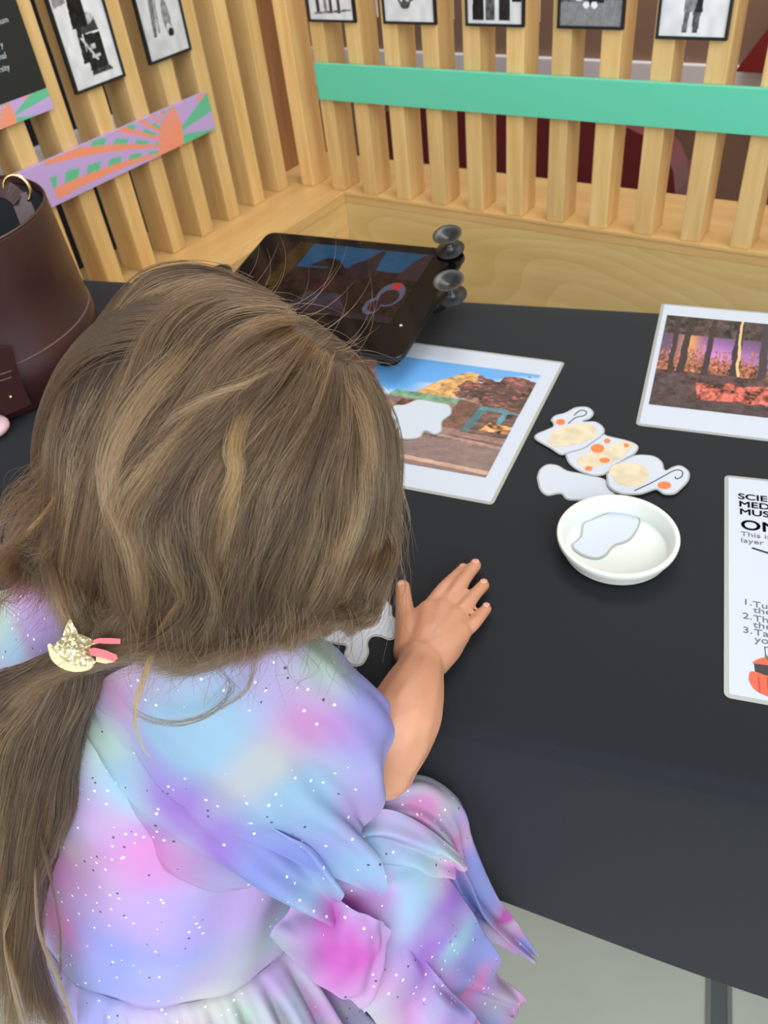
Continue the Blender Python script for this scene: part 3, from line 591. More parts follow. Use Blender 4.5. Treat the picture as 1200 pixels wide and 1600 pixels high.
# ------------------------------------------------------------------ tablet with suction cups
TL = np.array([-.652, .678, .653]); TR = np.array([-.404, .709, .656]); BR = np.array([-.382, .539, .626])
ex = (TR-TL); Lx = np.linalg.norm(ex); ex /= Lx; ey = TR-BR; ey -= ex*(ey@ex); Ly = np.linalg.norm(ey); ey /= Ly; ez = np.cross(ex, ey)
BL = TL-ey*Ly
MTb = Matrix(((ex[0], ey[0], ez[0], BL[0]), (ex[1], ey[1], ez[1], BL[1]), (ex[2], ey[2], ez[2], BL[2]), (0, 0, 0, 1)))
tb_ = thing('tablet', 'black tablet computer raised flat above the table on its cups, dim picture on screen', 'tablet', tuple(BL+ex*Lx/2+ey*Ly/2-ez*.008))
def rrect(w_, h_, r_, m_=0, k_=6):
    return [(cx+math.cos(q_*PI/2+k/k_*PI/2)*r_, cy+math.sin(q_*PI/2+k/k_*PI/2)*r_) for cx, cy, q_ in ((w_-m_-r_, h_-m_-r_, 0), (m_+r_, h_-m_-r_, 1), (m_+r_, m_+r_, 2), (w_-m_-r_, m_+r_, 3)) for k in range(k_+1)]
def slab(name, pts, z0_, z1_, m_, bev=0):
    bm = bmesh.new(); A = [bm.verts.new((x, y, z1_)) for x, y in pts]; B = [bm.verts.new((x, y, z0_)) for x, y in pts]; f = bm.faces.new(A); bm.faces.new(B[::-1])
    for i in range(len(A)): bm.faces.new((A[i], B[i], B[(i+1) % len(A)], A[(i+1) % len(A)]))
    bmesh.ops.recalc_face_normals(bm, faces=bm.faces)
    if bev:
        bmesh.ops.bevel(bm, geom=[e_ for e_ in bm.edges if abs(e_.verts[0].co.z-e_.verts[1].co.z) < 1e-6], offset=bev, segments=3, affect='EDGES')
    bmesh.ops.transform(bm, matrix=MTb, verts=bm.verts); return obj(name, bm, m_, tb_)
slab('case', rrect(Lx, Ly, .011), -.0075, -.0006, mat('tablet_aluminium', (.05, .055, .06, 1), .3, metal=.7), .002)
slab('glass', rrect(Lx, Ly, .0105, .0006), -.0006, .0002, M_GLASSBLK, .0002)
def screen_paint(U, V):
    n1 = vnoise(U, V, 26, 31); n2 = vnoise(U, V, 70, 32); C_ = np.zeros(U.shape+(3,)); C_[:] = lin((34, 22, 26))*(1+(n1+n2-1)[..., None]*1.2)
    def put(pts, c, var=.2):
        m_ = poly_in(U, V, pts); C_[m_] = (lin(c)*(1+(n1-.5)[..., None]*var))[m_]
    put([(.22, .62), (.22, 1), (1, 1), (1, .72), (.8, .68), (.6, .7), (.4, .64)], (24, 74, 112))
    put([(.54, .6), (.56, .74), (.63, .84), (.68, .98), (.71, .98), (.71, .84), (.73, .6)], (36, 30, 40), .5)
    put([(.86, .6), (.9, .85), (.95, .98), (1, 1), (1, .6)], (52, 38, 48))
    put([(.1, .3), (.2, .3), (.22, 1), (.12, 1)], (60, 46, 26), .6)
    put([(.3, .66), (.38, .8), (.46, .78), (.54, .66)], (22, 18, 26))
    put([(.35, .1), (.7, .1), (.6, .3), (.42, .3)], (52, 48, 62), .3); put([(.42, .3), (.52, .32), (.5, .52), (.44, .5)], (58, 22, 40), .5)
    put([(0, 0), (1, 0), (1, .08), (0, .1)], (46, 36, 46))
    lt = ((U-.90)/.075)**2+((V-.38)/.17)**2 < 1; C_[lt] = lin((84, 88, 112)); lt = ((U-.84)/.05)**2+((V-.2)/.12)**2 < 1; C_[lt] = lin((84, 88, 112))
    lt = ((U-.90)/.055)**2+((V-.34)/.11)**2 < 1; C_[lt] = lin((44, 28, 34)); lt = ((U-.85)/.035)**2+((V-.2)/.08)**2 < 1; C_[lt] = lin((50, 30, 34))
    lt = ((U-.905)/.026)**2+((V-.5)/.045)**2 < 1; C_[lt] = lin((190, 40, 40))
    return np.clip(C_*.55, 0, 1)
def attr_glow(name):
    m = attr_mat(name, .1, spec=.13); nt = m.node_tree; b = nt.nodes['Principled BSDF']; a_ = [n for n in nt.nodes if n.type == 'ATTRIBUTE'][0]
    nt.links.new(a_.outputs['Color'], b.inputs['Emission Color']); b.inputs['Emission Strength'].default_value = .12
    nt.links.new(a_.outputs['Color'], b.inputs['Base Color']); return m
U, V = np.meshgrid(np.linspace(0, 1, 220), np.linspace(0, 1, 160), indexing='ij')
sx0, sx1, sy0, sy1 = .028, Lx-.032, .045, Ly-.014
P = BL+ex*(sx0+(sx1-sx0)*U)[..., None]+ey*(sy0+(sy1-sy0)*V)[..., None]+ez*.0004
obj('screen', grid_mesh('screen', P, screen_paint(U, V)), attr_glow('screen_picture'), tb_)
bm = bmesh.new(); lathe(bm, [(0, .0005), (.0012, .0005), (.0012, .0002), (0, .0002)], 16, MTb @ Matrix.Translation((Lx/2, Ly-.006, 0))); obj('camera_lens', bm, mat('lens', (.02, .03, .05, 1), .1), tb_)
bm = bmesh.new(); lathe(bm, [(0, .0006), (.0014, .0006), (.0014, .0002), (0, .0002)], 16, MTb @ Matrix.Translation((Lx-.020, .045, 0))); obj('indicator_dot', bm, M_PAPER, tb_)
bm = bmesh.new(); cups = []
def cup_prof(): return [(0, .0), (.004, .0), (.0045, .006), (.009, .0115), (.0148, .0150), (.0152, .0156), (.0145, .0160), (.0085, .0132), (.0035, .0080), (0, .0070)]
cup_mesh = None
def place_cup(P, Mrot):
    global cup_mesh
    grp = []
    if cup_mesh is None:
        b1 = bmesh.new(); lathe(b1, [(r_, z_*.62) for r_, z_ in cup_prof()], 40); bmesh.ops.recalc_face_normals(b1, faces=b1.faces)
        cup_mesh = bpy.data.meshes.new('suction_cup'); b1.to_mesh(cup_mesh); b1.free(); cup_mesh.materials.append(M_RUBBER)
        cup_mesh.polygons.foreach_set('use_smooth', [True]*len(cup_mesh.polygons))
    o = bpy.data.objects.new('suction_cup', cup_mesh); COL.objects.link(o); o.parent = tb_
    o.matrix_parent_inverse = Matrix.Translation(-Vector(tb_.location)); o.matrix_basis = Matrix.Translation(Vector(P)) @ Mrot
    o2 = o.copy(); COL.objects.link(o2); o2.matrix_parent_inverse = o.matrix_parent_inverse; o2.matrix_basis = Matrix.Translation(Vector(P)) @ Mrot @ Matrix.Rotation(PI, 4, 'X')
MR = MTb.to_3x3().to_4x4()
def tp(x, y, z): return BL+ex*x+ey*y+ez*z
tilt = Matrix.Rotation(.12, 4, 'X')
place_cup(at(701, 378, .668), MR @ tilt); place_cup(at(703, 450, .660), MR @ tilt)
place_cup(at(347, 440, .664), MR @ tilt)
bm = bmesh.new()
for x_, y_ in ((.03, .03), (Lx-.03, .03), (.03, Ly-.03), (Lx-.03, Ly-.03)):
    p = tp(x_, y_, -.0074); b2 = bmesh.new(); lathe(b2, [(0, p[2]-TZ), (.006, p[2]-TZ), (.005, .006), (.013, .0006), (0, .0004)], 24, Matrix.Translation((p[0], p[1], TZ))); bmesh.ops.recalc_face_normals(b2, faces=b2.faces); obj('support_cup', b2, M_RUBBER, tb_, True)
bm.free()

# ------------------------------------------------------------------ handbag
BC = Vector((-.815, .372, TZ)); BR_, BH = .130, .160
bag = thing('handbag', 'dark maroon leather bucket bag with gold ring standing at the left end of the table', 'handbag', BC)
TB = Matrix.Translation(BC+Vector((0, 0, .001)))
bm = bmesh.new()
lathe(bm, [(0, .001), (BR_*.97, .001), (BR_, .004), (BR_*1.0, .05), (BR_*.985, .052), (BR_*.965, .11), (BR_*.95, BH-.003), (BR_*.945, BH), (BR_*.93, BH), (BR_*.925, BH-.004), (BR_*.94, .06), (BR_*.93, .008), (0, .006)], 96, TB)
bmesh.ops.recalc_face_normals(bm, faces=bm.faces); obj('bag_body', bm, M_LEATHER, bag, True)
bm = bmesh.new(); lathe(bm, [(0, .008), (BR_*.915, .009), (BR_*.925, .06), (BR_*.918, BH-.006), (BR_*.912, BH-.006), (BR_*.915, .062), (BR_*.905, .012), (0, .010)], 96, TB); bmesh.ops.recalc_face_normals(bm, faces=bm.faces); obj('lining', bm, M_LINING, bag, True)
def ringtube(name, r_, z_, rad, m_, parent, dash=False):
    bm = bmesh.new(); n = 96
    tube(bm, [BC+Vector((r_*math.cos(2*PI*k/n), r_*math.sin(2*PI*k/n), z_)) for k in range(n+1)], rad, 6); return obj(name, bm, m_, parent, True)
ringtube('seam', BR_*.988, .0535, .0009, M_STITCH, bag); ringtube('rim_piping', BR_*.938, BH+.001, .0016, M_LEATHER, bag)
def strap(name, pts, wdt, th, side, m_=M_LEATHER, parent=None):
    Pp = catmull(np.array(pts), 30); bm = bmesh.new(); L_ = []
    sd = np.array(side)/np.linalg.norm(side)
    for i in range(len(Pp)):
        t = Pp[min(i+1, 29)]-Pp[max(i-1, 0)]; t /= np.linalg.norm(t)+1e-9; s_ = sd-t*(sd@t); s_ /= np.linalg.norm(s_)+1e-9; nn = np.cross(t, s_)
        L_.append([bm.verts.new(Pp[i]+s_*wdt/2*a_+nn*th/2*b_) for a_, b_ in ((-1, -1), (1, -1), (1, 1), (-1, 1))])
    for A, B in zip(L_, L_[1:]):
        for k in range(4): bm.faces.new((A[k], A[(k+1) % 4], B[(k+1) % 4], B[k]))
    bm.faces.new(L_[0][::-1]); bm.faces.new(L_[-1]); bmesh.ops.recalc_face_normals(bm, faces=bm.faces); return obj(name, bm, m_, parent)
rp = D(30, 290, .80); 
bdir = np.array([math.cos(1.15), math.sin(1.15), 0]); bt = np.array([-bdir[1], bdir[0], 0])
bc = np.array(BC)
topin = bc+bdir*BR_*.90+np.array([0, 0, BH-.002])
strap('strap_tab', [D(48, 352, .80), D(38, 325, .795), D(28, 304, .79)], .018, .003, _R*.9+_U*.2, parent=bag)
# gold ring
rc_ = D(27, 296, .785); ax1 = _R; ax2 = (_U*.8-_F*.6)
bm = bmesh.new(); tube(bm, [rc_+ax1*.0125*math.cos(t)+ax2*.0135*math.sin(t) for t in np.linspace(-.9, 3.6, 30)], .0016, 10); obj('gold_ring', bm, M_GOLD, bag, True)
strap('handle_strap', [D(30, 312, .79), D(5, 296, .785), D(-40, 300, .79), D(-110, 330, .80), D(-190, 390, .80)], .017, .0035, _U, parent=bag)
# buckle strap low on the front
q_ = [D(2, 545, .70), D(14, 590, .70), D(30, 635, .702), D(34, 648, .705)]
def bagpt(px, py, extra=.004):    # point on the bag's outer cylinder at a pixel
    q = _F+_R*((px-600)/FPX)-_U*((py-800)/FPX); o_ = CAM-bc; r_ = BR_+extra
    a_ = q[0]**2+q[1]**2; b_ = o_[0]*q[0]+o_[1]*q[1]; c_ = o_[0]**2+o_[1]**2-r_*r_; d_ = b_*b_-a_*c_
    return CAM+q*((-b_-math.sqrt(max(d_, 0)))/a_)
strap('side_strap', [bagpt(-6, 545), bagpt(4, 580), bagpt(16, 615), bagpt(28, 640)], .027, .003, np.cross(np.array([0, 0, 1.]), bagpt(10, 600)-bc), parent=bag)
for py in (582, 592):
    bm = bmesh.new(); tube(bm, [bagpt(px_, py+(10-px_)*.33, .0062) for px_ in (-8, 0, 8, 18)], .0006, 6); obj('stitch_line', bm, M_STITCH, bag)
bm = bmesh.new(); p = bagpt(17, 620, .0065); bmesh.ops.create_uvsphere(bm, u_segments=12, v_segments=8, radius=.0016, matrix=Matrix.Translation(Vector(p))); obj('stud', bm, M_GOLD, bag, True)
bm = bmesh.new(); p = bagpt(36, 622, .003); bmesh.ops.create_uvsphere(bm, u_segments=12, v_segments=8, radius=.0016, matrix=Matrix.Translation(Vector(p))); obj('stud', bm, M_GOLD, bag, True)
# pale pink soft item at the left edge
c = at(-16, 668, TZ+.008); pk = thing('pink_pouch', 'pale pink item just showing at the left picture edge below the maroon bag', 'pouch', (c[0], c[1], TZ))
bm = bmesh.new(); bmesh.ops.create_icosphere(bm, subdivisions=3, radius=1)
for v in bm.verts: v.co = Vector((c[0]+v.co.x*.02, c[1]+v.co.y*.018, TZ+.0085+max(v.co.z, -.92)*.0085))
obj('pouch_body', bm, mat('pale_pink_cloth', srgb(232, 196, 204), .7), pk, True)
bm = bmesh.new(); tube(bm, [(c[0]-.014, c[1], TZ+.0165), (c[0], c[1], TZ+.0178), (c[0]+.012, c[1], TZ+.0162)], .0008, 6); obj('zip_line', bm, M_STITCH, pk)
# ------------------------------------------------------------------ the child
person = thing('person', 'small child with long brown hair and pastel glitter dress leaning over the black table', 'person', (-.33, .06, 0))
M_SKIN = mat('skin', srgb(196, 142, 112), .5, sss=.25, noise_amt=.05, noise_scale=25, bump=.12, bump_scale=500)
M_NAIL = mat('fingernail', srgb(214, 158, 138), .35)
Hc = D(338, 712, .43)
h_up = Vector((.22, .40, .85)).normalized(); h_f = Vector((.25, .75, -.5)); h_f = (h_f-h_up*h_f.dot(h_up)).normalized(); h_r = h_f.cross(h_up)
MH = Matrix(((h_r.x, h_f.x, h_up.x, Hc[0]), (h_r.y, h_f.y, h_up.y, Hc[1]), (h_r.z, h_f.z, h_up.z, Hc[2]), (0, 0, 0, 1)))
bm = bmesh.new()
def ball(p, r, sc=(1, 1, 1), M=None):
    rr = bmesh.ops.create_uvsphere(bm, u_segments=20, v_segments=12, radius=r)
    mm = (M or Matrix.Translation(Vector(p))) @ Matrix.Diagonal((*sc, 1)); bmesh.ops.transform(bm, matrix=mm, verts=rr['verts'])
def chain(pts):          # tapered round limb through (point, radius) pairs, one continuous surface
    P = np.array([np.array(p, float) for p, r in pts]); R_ = np.array([r for p, r in pts]); n = max(12, len(P)*9)
    Q = catmull(P, n); q = catmull(R_[:, None], n)[:, 0]
    for p_, r_ in zip(Q[::2], q[::2]): 
        rr = bmesh.ops.create_icosphere(bm, subdivisions=2, radius=r_); bmesh.ops.translate(bm, verts=rr['verts'], vec=Vector(p_))
def hl(x, y, z): return MH @ Vector((x, y, z))
# head with face
ball(None, 1, (.060, .071, .067), MH @ Matrix.Translation((0, .006, .002)))
ball(None, 1, (.055, .052, .060), MH @ Matrix.Translation((0, .026, -.030)))
chain([(hl(-.02, .05, -.066), .018), (hl(0, .062, -.072), .017), (hl(.02, .05, -.066), .018)])
chain([(hl(0, .078, -.002), .006), (hl(0, .086, -.016), .0075), (hl(0, .090, -.026), .0085), (hl(0, .084, -.032), .007)])
for s_ in (-1, 1):
    ball(None, .022, (1, .9, 1), MH @ Matrix.Translation((s_*.032, .048, -.036)))
    ball(None, 1, (.006, .013, .019), MH @ Matrix.Translation((s_*.068, -.006, -.018)) @ Matrix.Rotation(s_*.35, 4, 'Z'))
chain([(hl(-.016, .074, -.049), .0045), (hl(0, .081, -.050), .005), (hl(.016, .074, -.049), .0045)])
# trunk
Np = D(262, 1000, .475); Wc = D(275, 1400, .60); Pl = Wc + np.array([-.01, -.01, -.06])
axis = Vector(Np-Wc).normalized(); lat = Vector(_R); lat = (lat-axis*lat.dot(axis)).normalized(); fwd = axis.cross(lat); fwd = fwd if fwd.dot(Vector(_F)) > 0 else -fwd
Shr = D(428, 1068, .485); Shl = D(92, 1005, .495)
chain([(Hc+np.array(h_up)*-.03, .038), (Np+np.array(axis)*.03, .030), (Np, .034), (Np-np.array(axis)*.03, .040)])
for k in (-1, 0, 1):
    o_ = np.array(lat)*.038*k
    chain([(Np-np.array(axis)*.03+o_*.9, .040), (Np*.6+Wc*.4+o_, .050), (Wc+o_*1.05, .048), (Pl+o_*1.1, .055)])
chain([(Shl, .026), (Np-np.array(axis)*.022, .034), (Shr, .026)])
# right arm and hand
El = at(584, 1188, .598)
Wr = at(657, 1034, .6145)
chain([(Shr, .027), ((Shr+El)/2, .025), (El, .0235), (at(600, 1172, .604), .0240), (at(626, 1130, .620), .0232), (at(643, 1088, .6215), .0200), (at(655, 1052, .6165), .0158), (Wr, .0150)])
def hp(px, py, z): return at(px, py, z)
mcp = {'i': (670, 957), 'm': (691, 954), 'r': (708, 967), 'p': (716, 989)}
for k, q_ in mcp.items(): chain([(hp(655, 1034, .6135), .0120), (hp((655+q_[0])/2+4, (1034+q_[1])/2, .6145), .0115), (hp(*q_, .6125), .0088)])
chain([(hp(678, 1034, .612), .0105), (hp(700, 1012, .611), .0098), (hp(717, 988, .610), .0080)])
chain([(hp(640, 1018, .6115), .0112), (hp(642, 990, .6115), .0108), (hp(634, 962, .6095), .0075), (hp(631, 938, .6075), .0063), (hp(629, 917, .6062), .0056)])
chain([(hp(642, 1000, .6115), .0105), (hp(652, 972, .611), .0085), (hp(672, 958, .6115), .0080)])
fing = {'i': [(670, 957, .6115, .0074), (691, 924, .6130, .0057), (709, 905, .6100, .0051), (724, 890, .6065, .0047)],
        'm': [(691, 956, .6115, .0072), (715, 919, .6140, .0056), (730, 899, .6105, .0051), (743, 883, .6068, .0048)],
        'r': [(707, 970, .6110, .0068), (731, 943, .6125, .0051), (744, 927, .6095, .0047), (756, 914, .6064, .0045)],
        'p': [(716, 992, .6100, .0062), (739, 976, .6112, .0047), (750, 963, .6090, .0044), (760, 951, .6060, .0041)]}
for f_ in fing.values(): chain([(hp(a_, b_, c_), r_) for a_, b_, c_, r_ in f_])
# left arm, forearm lying on the table behind the hair
chain([(Shl, .027), (D(70, 960, .53), .025), (D(85, 915, .555), .023), (at(120, 850, .622), .020), (at(200, 790, .615), .0145), (at(230, 765, .6135), .0135)])
for k, (dx, dy) in enumerate(((8, -40), (24, -38), (38, -30), (46, -16))):
    chain([(at(225+dx*.2, 768+dy*.2, .6125), .0115), (at(230+dx*.8, 762+dy*.8, .611), .0075), (at(230+dx*1.6, 762+dy*1.6, .607), .0052)])
chain([(at(222, 775, .611), .010), (at(245, 790, .608), .0065), (at(262, 790, .6065), .0055)])
# legs and feet
for s_ in (-1, 1):
    L_ = np.array([lat.x, lat.y, 0]); L_ /= np.linalg.norm(L_); hp0 = Pl+L_*.042*s_
    g_ = np.array([Pl[0], Pl[1], 0])+L_*.045*s_
    F_ = np.array([_F[0], _F[1], 0])/math.hypot(_F[0], _F[1])
    chain([(hp0, .052), (hp0*.5+(g_+F_*.02+np.array([0, 0, .21]))*.5, .045), (g_+F_*.025+np.array([0, 0, .21]), .034), (g_+F_*.008+np.array([0, 0, .12]), .031), (g_+np.array([0, 0, .045]), .021)])
    chain([(g_-F_*.012+np.array([0, 0, .026]), .022), (g_+F_*.04+np.array([0, 0, .024]), .020), (g_+F_*.085+np.array([0, 0, .018]), .016)])
me = bpy.data.meshes.new('body'); bm.to_mesh(me); bm.free()
tmp = bpy.data.objects.new('t', me); COL.objects.link(tmp)
md = tmp.modifiers.new('r', 'REMESH'); md.mode = 'VOXEL'; md.voxel_size = .0016
md = tmp.modifiers.new('s', 'SMOOTH'); md.factor = .5; md.iterations = 4
dg = bpy.context.evaluated_depsgraph_get(); me2 = bpy.data.meshes.new_from_object(tmp.evaluated_get(dg)); bpy.data.objects.remove(tmp); me2.name = 'body'
body = obj('body', me2, M_SKIN, person, True)
M_EYE = mat('eye', (.9, .9, .9, 1), .15); M_IRIS = mat('iris', (.03, .015, .008, 1), .1); M_LIP = mat('lip', srgb(200, 110, 104), .4); M_BROW = mat('eyebrow', (.06, .035, .02, 1), .8)
for s_ in (-1, 1):
    b2 = bmesh.new(); bmesh.ops.create_uvsphere(b2, u_segments=20, v_segments=12, radius=.0095, matrix=MH @ Matrix.Translation((s_*.027, .0675, -.008))); ey_ = obj('eye', b2, M_EYE, person, True)
    b2 = bmesh.new(); bmesh.ops.create_uvsphere(b2, u_segments=16, v_segments=10, radius=.0052, matrix=MH @ Matrix.Translation((s_*.027, .0728, -.0095))); obj('iris', b2, M_IRIS, ey_, True)
    b2 = bmesh.new(); tube(b2, [hl(s_*.016, .076, .006), hl(s_*.028, .0745, .009), hl(s_*.04, .067, .006)], .0016, 6); obj('eyebrow', b2, M_BROW, person, True)
b2 = bmesh.new(); tube(b2, [hl(-.013, .0805, -.0495), hl(-.005, .0855, -.048), hl(.005, .0855, -.048), hl(.013, .0805, -.0495)], .0024, 8); obj('lips', b2, M_LIP, person, True)
for (a1, a2, r_) in ((fing['i'][2], fing['i'][3], .0034), (fing['m'][2], fing['m'][3], .0036), (fing['r'][2], fing['r'][3], .0033), (fing['p'][2], fing['p'][3], .0030), ((631, 938, .6075, 0), (628, 917, .6070, 0), .0038)):
    p = hp(a2[0], a2[1], a2[2]); d_ = Vector(p-hp(a1[0], a1[1], a1[2])).normalized(); up_ = (Vector((0, 0, 1))-d_*d_.z).normalized(); sd = d_.cross(up_)
    b2 = bmesh.new(); bmesh.ops.create_uvsphere(b2, u_segments=12, v_segments=8, radius=1)
    Mn = Matrix(((sd.x, d_.x, up_.x, p[0]+up_.x*.0038), (sd.y, d_.y, up_.y, p[1]+up_.y*.0038), (sd.z, d_.z, up_.z, p[2]+up_.z*.0038), (0, 0, 0, 1)))
    bmesh.ops.transform(b2, matrix=Mn @ Matrix.Translation((0, -.0012, 0)) @ Matrix.Diagonal((r_*.8, r_*1.0, .0008, 1)), verts=b2.verts); obj('fingernail', b2, M_NAIL, person, True)
M_SHOE = mat('silver_shoe', srgb(200, 190, 205), .4)
for s_ in (-1, 1):
    g_ = np.array([Pl[0], Pl[1], 0])+L_*.045*s_; b2 = bmesh.new(); bmesh.ops.create_uvsphere(b2, u_segments=24, v_segments=14, radius=1)
    for v in b2.verts:
        x_, y_, z_ = v.co; z_ = max(z_, -.55); c_ = g_+F_*(.034+.078*y_)+L_*(.031*x_*(1+.12*y_)); v.co = Vector((c_[0], c_[1], .0215+z_*.039*(1-.28*y_)))
    sh = obj('shoe', b2, M_SHOE, person, True)

# ---- dress
PAL = np.array([lin(c) for c in ((232, 160, 218), (176, 132, 222), (160, 172, 236), (178, 216, 240), (200, 226, 212), (226, 222, 214), (206, 96, 190), (206, 182, 236))])
def fbm3(P, sc, seed):
    return (vnoise(P[..., 0]+P[..., 2]*.7+seed*1.3+9, P[..., 1]-P[..., 2]*.5+seed*2.1+9, sc, seed)+.5*vnoise(P[..., 0]-P[..., 2]*.6+seed+9, P[..., 2]+P[..., 1]*.8+seed*.7+9, sc*2.1, seed+50))/1.5
PATCH = [(250, 1062, .43, 45, 0), (400, 1045, .42, 60, 7), (485, 1030, .43, 40, 4), (450, 1135, .43, 40, 0), (545, 1170, .46, 35, 0), (555, 1245, .47, 45, 0), (400, 1215, .42, 38, 5), (270, 1165, .43, 35, 1), (290, 1230, .43, 42, 1), (380, 1300, .45, 50, 1),
         (160, 1140, .44, 45, 4), (200, 1200, .45, 40, 3), (480, 1265, .44, 50, 3), (560, 1350, .47, 50, 3), (590, 1395, .48, 25, 7), (225, 1320, .47, 50, 0), (450, 1360, .46, 60, 2), (500, 1420, .47, 40, 3), (320, 1120, .42, 60, 3), (600, 1130, .48, 30, 3), (605, 1180, .49, 30, 0),
         (290, 1460, .50, 75, 2), (110, 1345, .50, 60, 0), (210, 1400, .50, 70, 7), (400, 1440, .50, 60, 7), (170, 1480, .52, 60, 2), (90, 1450, .52, 45, 0), (150, 1290, .49, 30, 5), (60, 900, .48, 35, 0), (15, 960, .48, 35, 4), (40, 1000, .47, 22, 3),
         (545, 1480, .48, 50, 6), (520, 1430, .48, 30, 6), (650, 1270, .50, 35, 0), (560, 1250, .49, 30, 2), (700, 1340, .52, 35, 0), (730, 1250, .53, 25, 7), (690, 1400, .52, 40, 1), (660, 1480, .52, 50, 1), (700, 1470, .54, 35, 3), (790, 1440, .62, 25, 6), (820, 1470, .66, 25, 2), (750, 1570, .58, 40, 0), (620, 1540, .53, 45, 6), (380, 1560, .50, 45, 4), (440, 1520, .50, 40, 4), (150, 1580, .58, 42, 3), (215, 1585, .575, 36, 2), (262, 1585, .57, 24, 3), (300, 1590, .57, 26, 6), (330, 1580, .57, 22, 0), (375, 1560, .56, 30, 4), (425, 1530, .55, 30, 7)]
PT = [(D(a_, b_, c_), r_*.0004*1.25, PAL[k_]) for a_, b_, c_, r_, k_ in PATCH]
def dye(P, sharp=10, mul=.80):
    ws = []; tot = 0; C_ = 0
    warp = P + .025*np.stack([fbm3(P, 16, 71), fbm3(P, 16, 72), fbm3(P, 16, 73)], -1)
    for i, c in enumerate(PAL):
        w_ = np.exp(sharp*fbm3(warp, 15, 10+i))*(.3 if i in (5, 6) else 1); tot = tot+w_; C_ = C_+w_[..., None]*c
    C_ = C_/tot[..., None]
    for p_, r_, c in PT:
        g_ = np.clip(1.35*np.exp(-((warp-.0125-p_)**2).sum(-1)/(r_*r_)), 0, .9)[..., None]; C_ = C_*(1-g_)+c*g_
    g0 = C_.mean(-1, keepdims=True); C_ = g0+(C_-g0)*1.15
    return np.clip(C_*mul, 0, 1)
M_DRESS = attr_mat('tie_dye_tulle', .7, translucent=.15, glitter=True)
M_TULLE = attr_mat('sheer_tie_dye_tulle', .7, translucent=.3, glitter=True, alpha=.93)
def cloth(name, rows, parent, m_=None, nu=120, nv=120, wr=(), thick=.0006, edge=0):
    R3 = np.array([[D(*q) for q in r] for r in rows]) if not isinstance(rows, np.ndarray) else rows
    A = catmull(R3, nu); A = catmull(A.transpose(1, 0, 2), nv).transpose(1, 0, 2)
    du = np.gradient(A, axis=0); dv = np.gradient(A, axis=1); N = np.cross(du, dv); N /= np.linalg.norm(N, axis=2)[..., None]+1e-9
    if (N.mean((0, 1))@(_F)) > 0: N = -N
    u = np.linspace(0, 1, nu)[:, None]; v = np.linspace(0, 1, nv)[None, :]; disp = np.zeros((nu, nv))
    for (amp, ku, kv, ph, fv) in wr:
        disp += amp*np.sin(2*PI*(ku*u+kv*v)+ph+3*vnoise(u+v*0, v+u*0, 4, int(ph*10)))*(fv(u, v))
    disp += .0012*(fbm3(A, 45, 90)-.5)
    A = A+N*disp[..., None]
    o = obj(name, grid_mesh(name, A, dye(A)), m_ or M_DRESS, parent, True)
    md = o.modifiers.new('s', 'SOLIDIFY'); md.thickness = thick; md.offset = 0
    return o
# bodice: a loft from waist seam to neck
def ring_at(t, n=72):
    c = Wc*(1-t)+Np*t; rx = np.interp(t, [0, .3, .6, .85, 1, 1.08], [.0950, .092, .090, .090, .055, .040]); ry = np.interp(t, [0, .3, .6, .85, 1, 1.08], [.080, .074, .070, .060, .044, .036])
    th = np.linspace(0, 2*PI, n); return c+np.outer(np.cos(th)*rx, np.array(lat))+np.outer(np.sin(th)*ry, np.array(fwd))
P = np.array([ring_at(t) for t in np.linspace(0, 1.08, 50)])
th = np.linspace(0, 2*PI, 72)[None, :]; tt = np.linspace(0, 1.08, 50)[:, None]
cc = np.array([Wc*(1-t)+Np*t for t in np.linspace(0, 1.08, 50)])[:, None, :]; dirn = P-cc; dirn /= np.linalg.norm(dirn, axis=2)[..., None]
P = P+dirn*(.0022*np.sin(5*th+tt*7)*np.sin(tt*3)+.0012*np.sin(11*th-tt*9))[..., None]
dress = obj('dress', grid_mesh('dress', P, dye(P)), M_DRESS, person, True); md = dress.modifiers.new('s', 'SOLIDIFY'); md.thickness = .0008; md.offset = 0
dress['label'] = 'pastel tie-dye bodice with silver flecks'
# gathered skirt
nr, nt = 60, 420; th = np.linspace(0, 2*PI, nt)[None, :]; ff = np.linspace(0, 1, nr)[:, None]
W_ = Wc+np.array(axis)*.0025; down = np.array([0, 0, -1.]); ctr = W_ + (-np.array(axis))*.05*np.minimum(ff, .35)[..., None]/.35*1.0 + down*(.21*ff)[..., None]
pl = np.sin(34*th+1.5*np.sin(3*th)) + .5*np.sin(61*th+2*np.sin(5*th)); env = np.clip(ff*9, 0, 1)
rx = .0945+.092*ff**.7; ry = .0795+.085*ff**.7; amp = env*(.0034+.013*ff)
hemv = (1+.12*np.sin(7*th+1)+.06*np.sin(13*th)); lw = np.array(lat)*(1-ff)[..., None]+np.array([lat.x, lat.y, 0])*ff[..., None]; fw_ = np.array(fwd)*(1-ff)[..., None]+np.array([fwd.x, fwd.y, 0])/math.hypot(fwd.x, fwd.y)*ff[..., None]
P = ctr + lw*((rx+amp*pl)*np.cos(th))[..., None] + fw_*((ry+amp*pl)*np.sin(th))[..., None]; P = P+down*(.03*ff*(hemv-1)*4)[..., None]
v_ = P@E2; lim = v0_-.010; over = np.clip(v_-lim, 0, None); P = P-over[..., None]*E2
o = obj('skirt', grid_mesh('skirt', P, dye(P)), M_DRESS, dress, True); md = o.modifiers.new('s', 'SOLIDIFY'); md.thickness = .0008; md.offset = 0
one = lambda u, v: 1+0*u+0*v; grow = lambda u, v: v+0*u; growu = lambda u, v: u+0*v
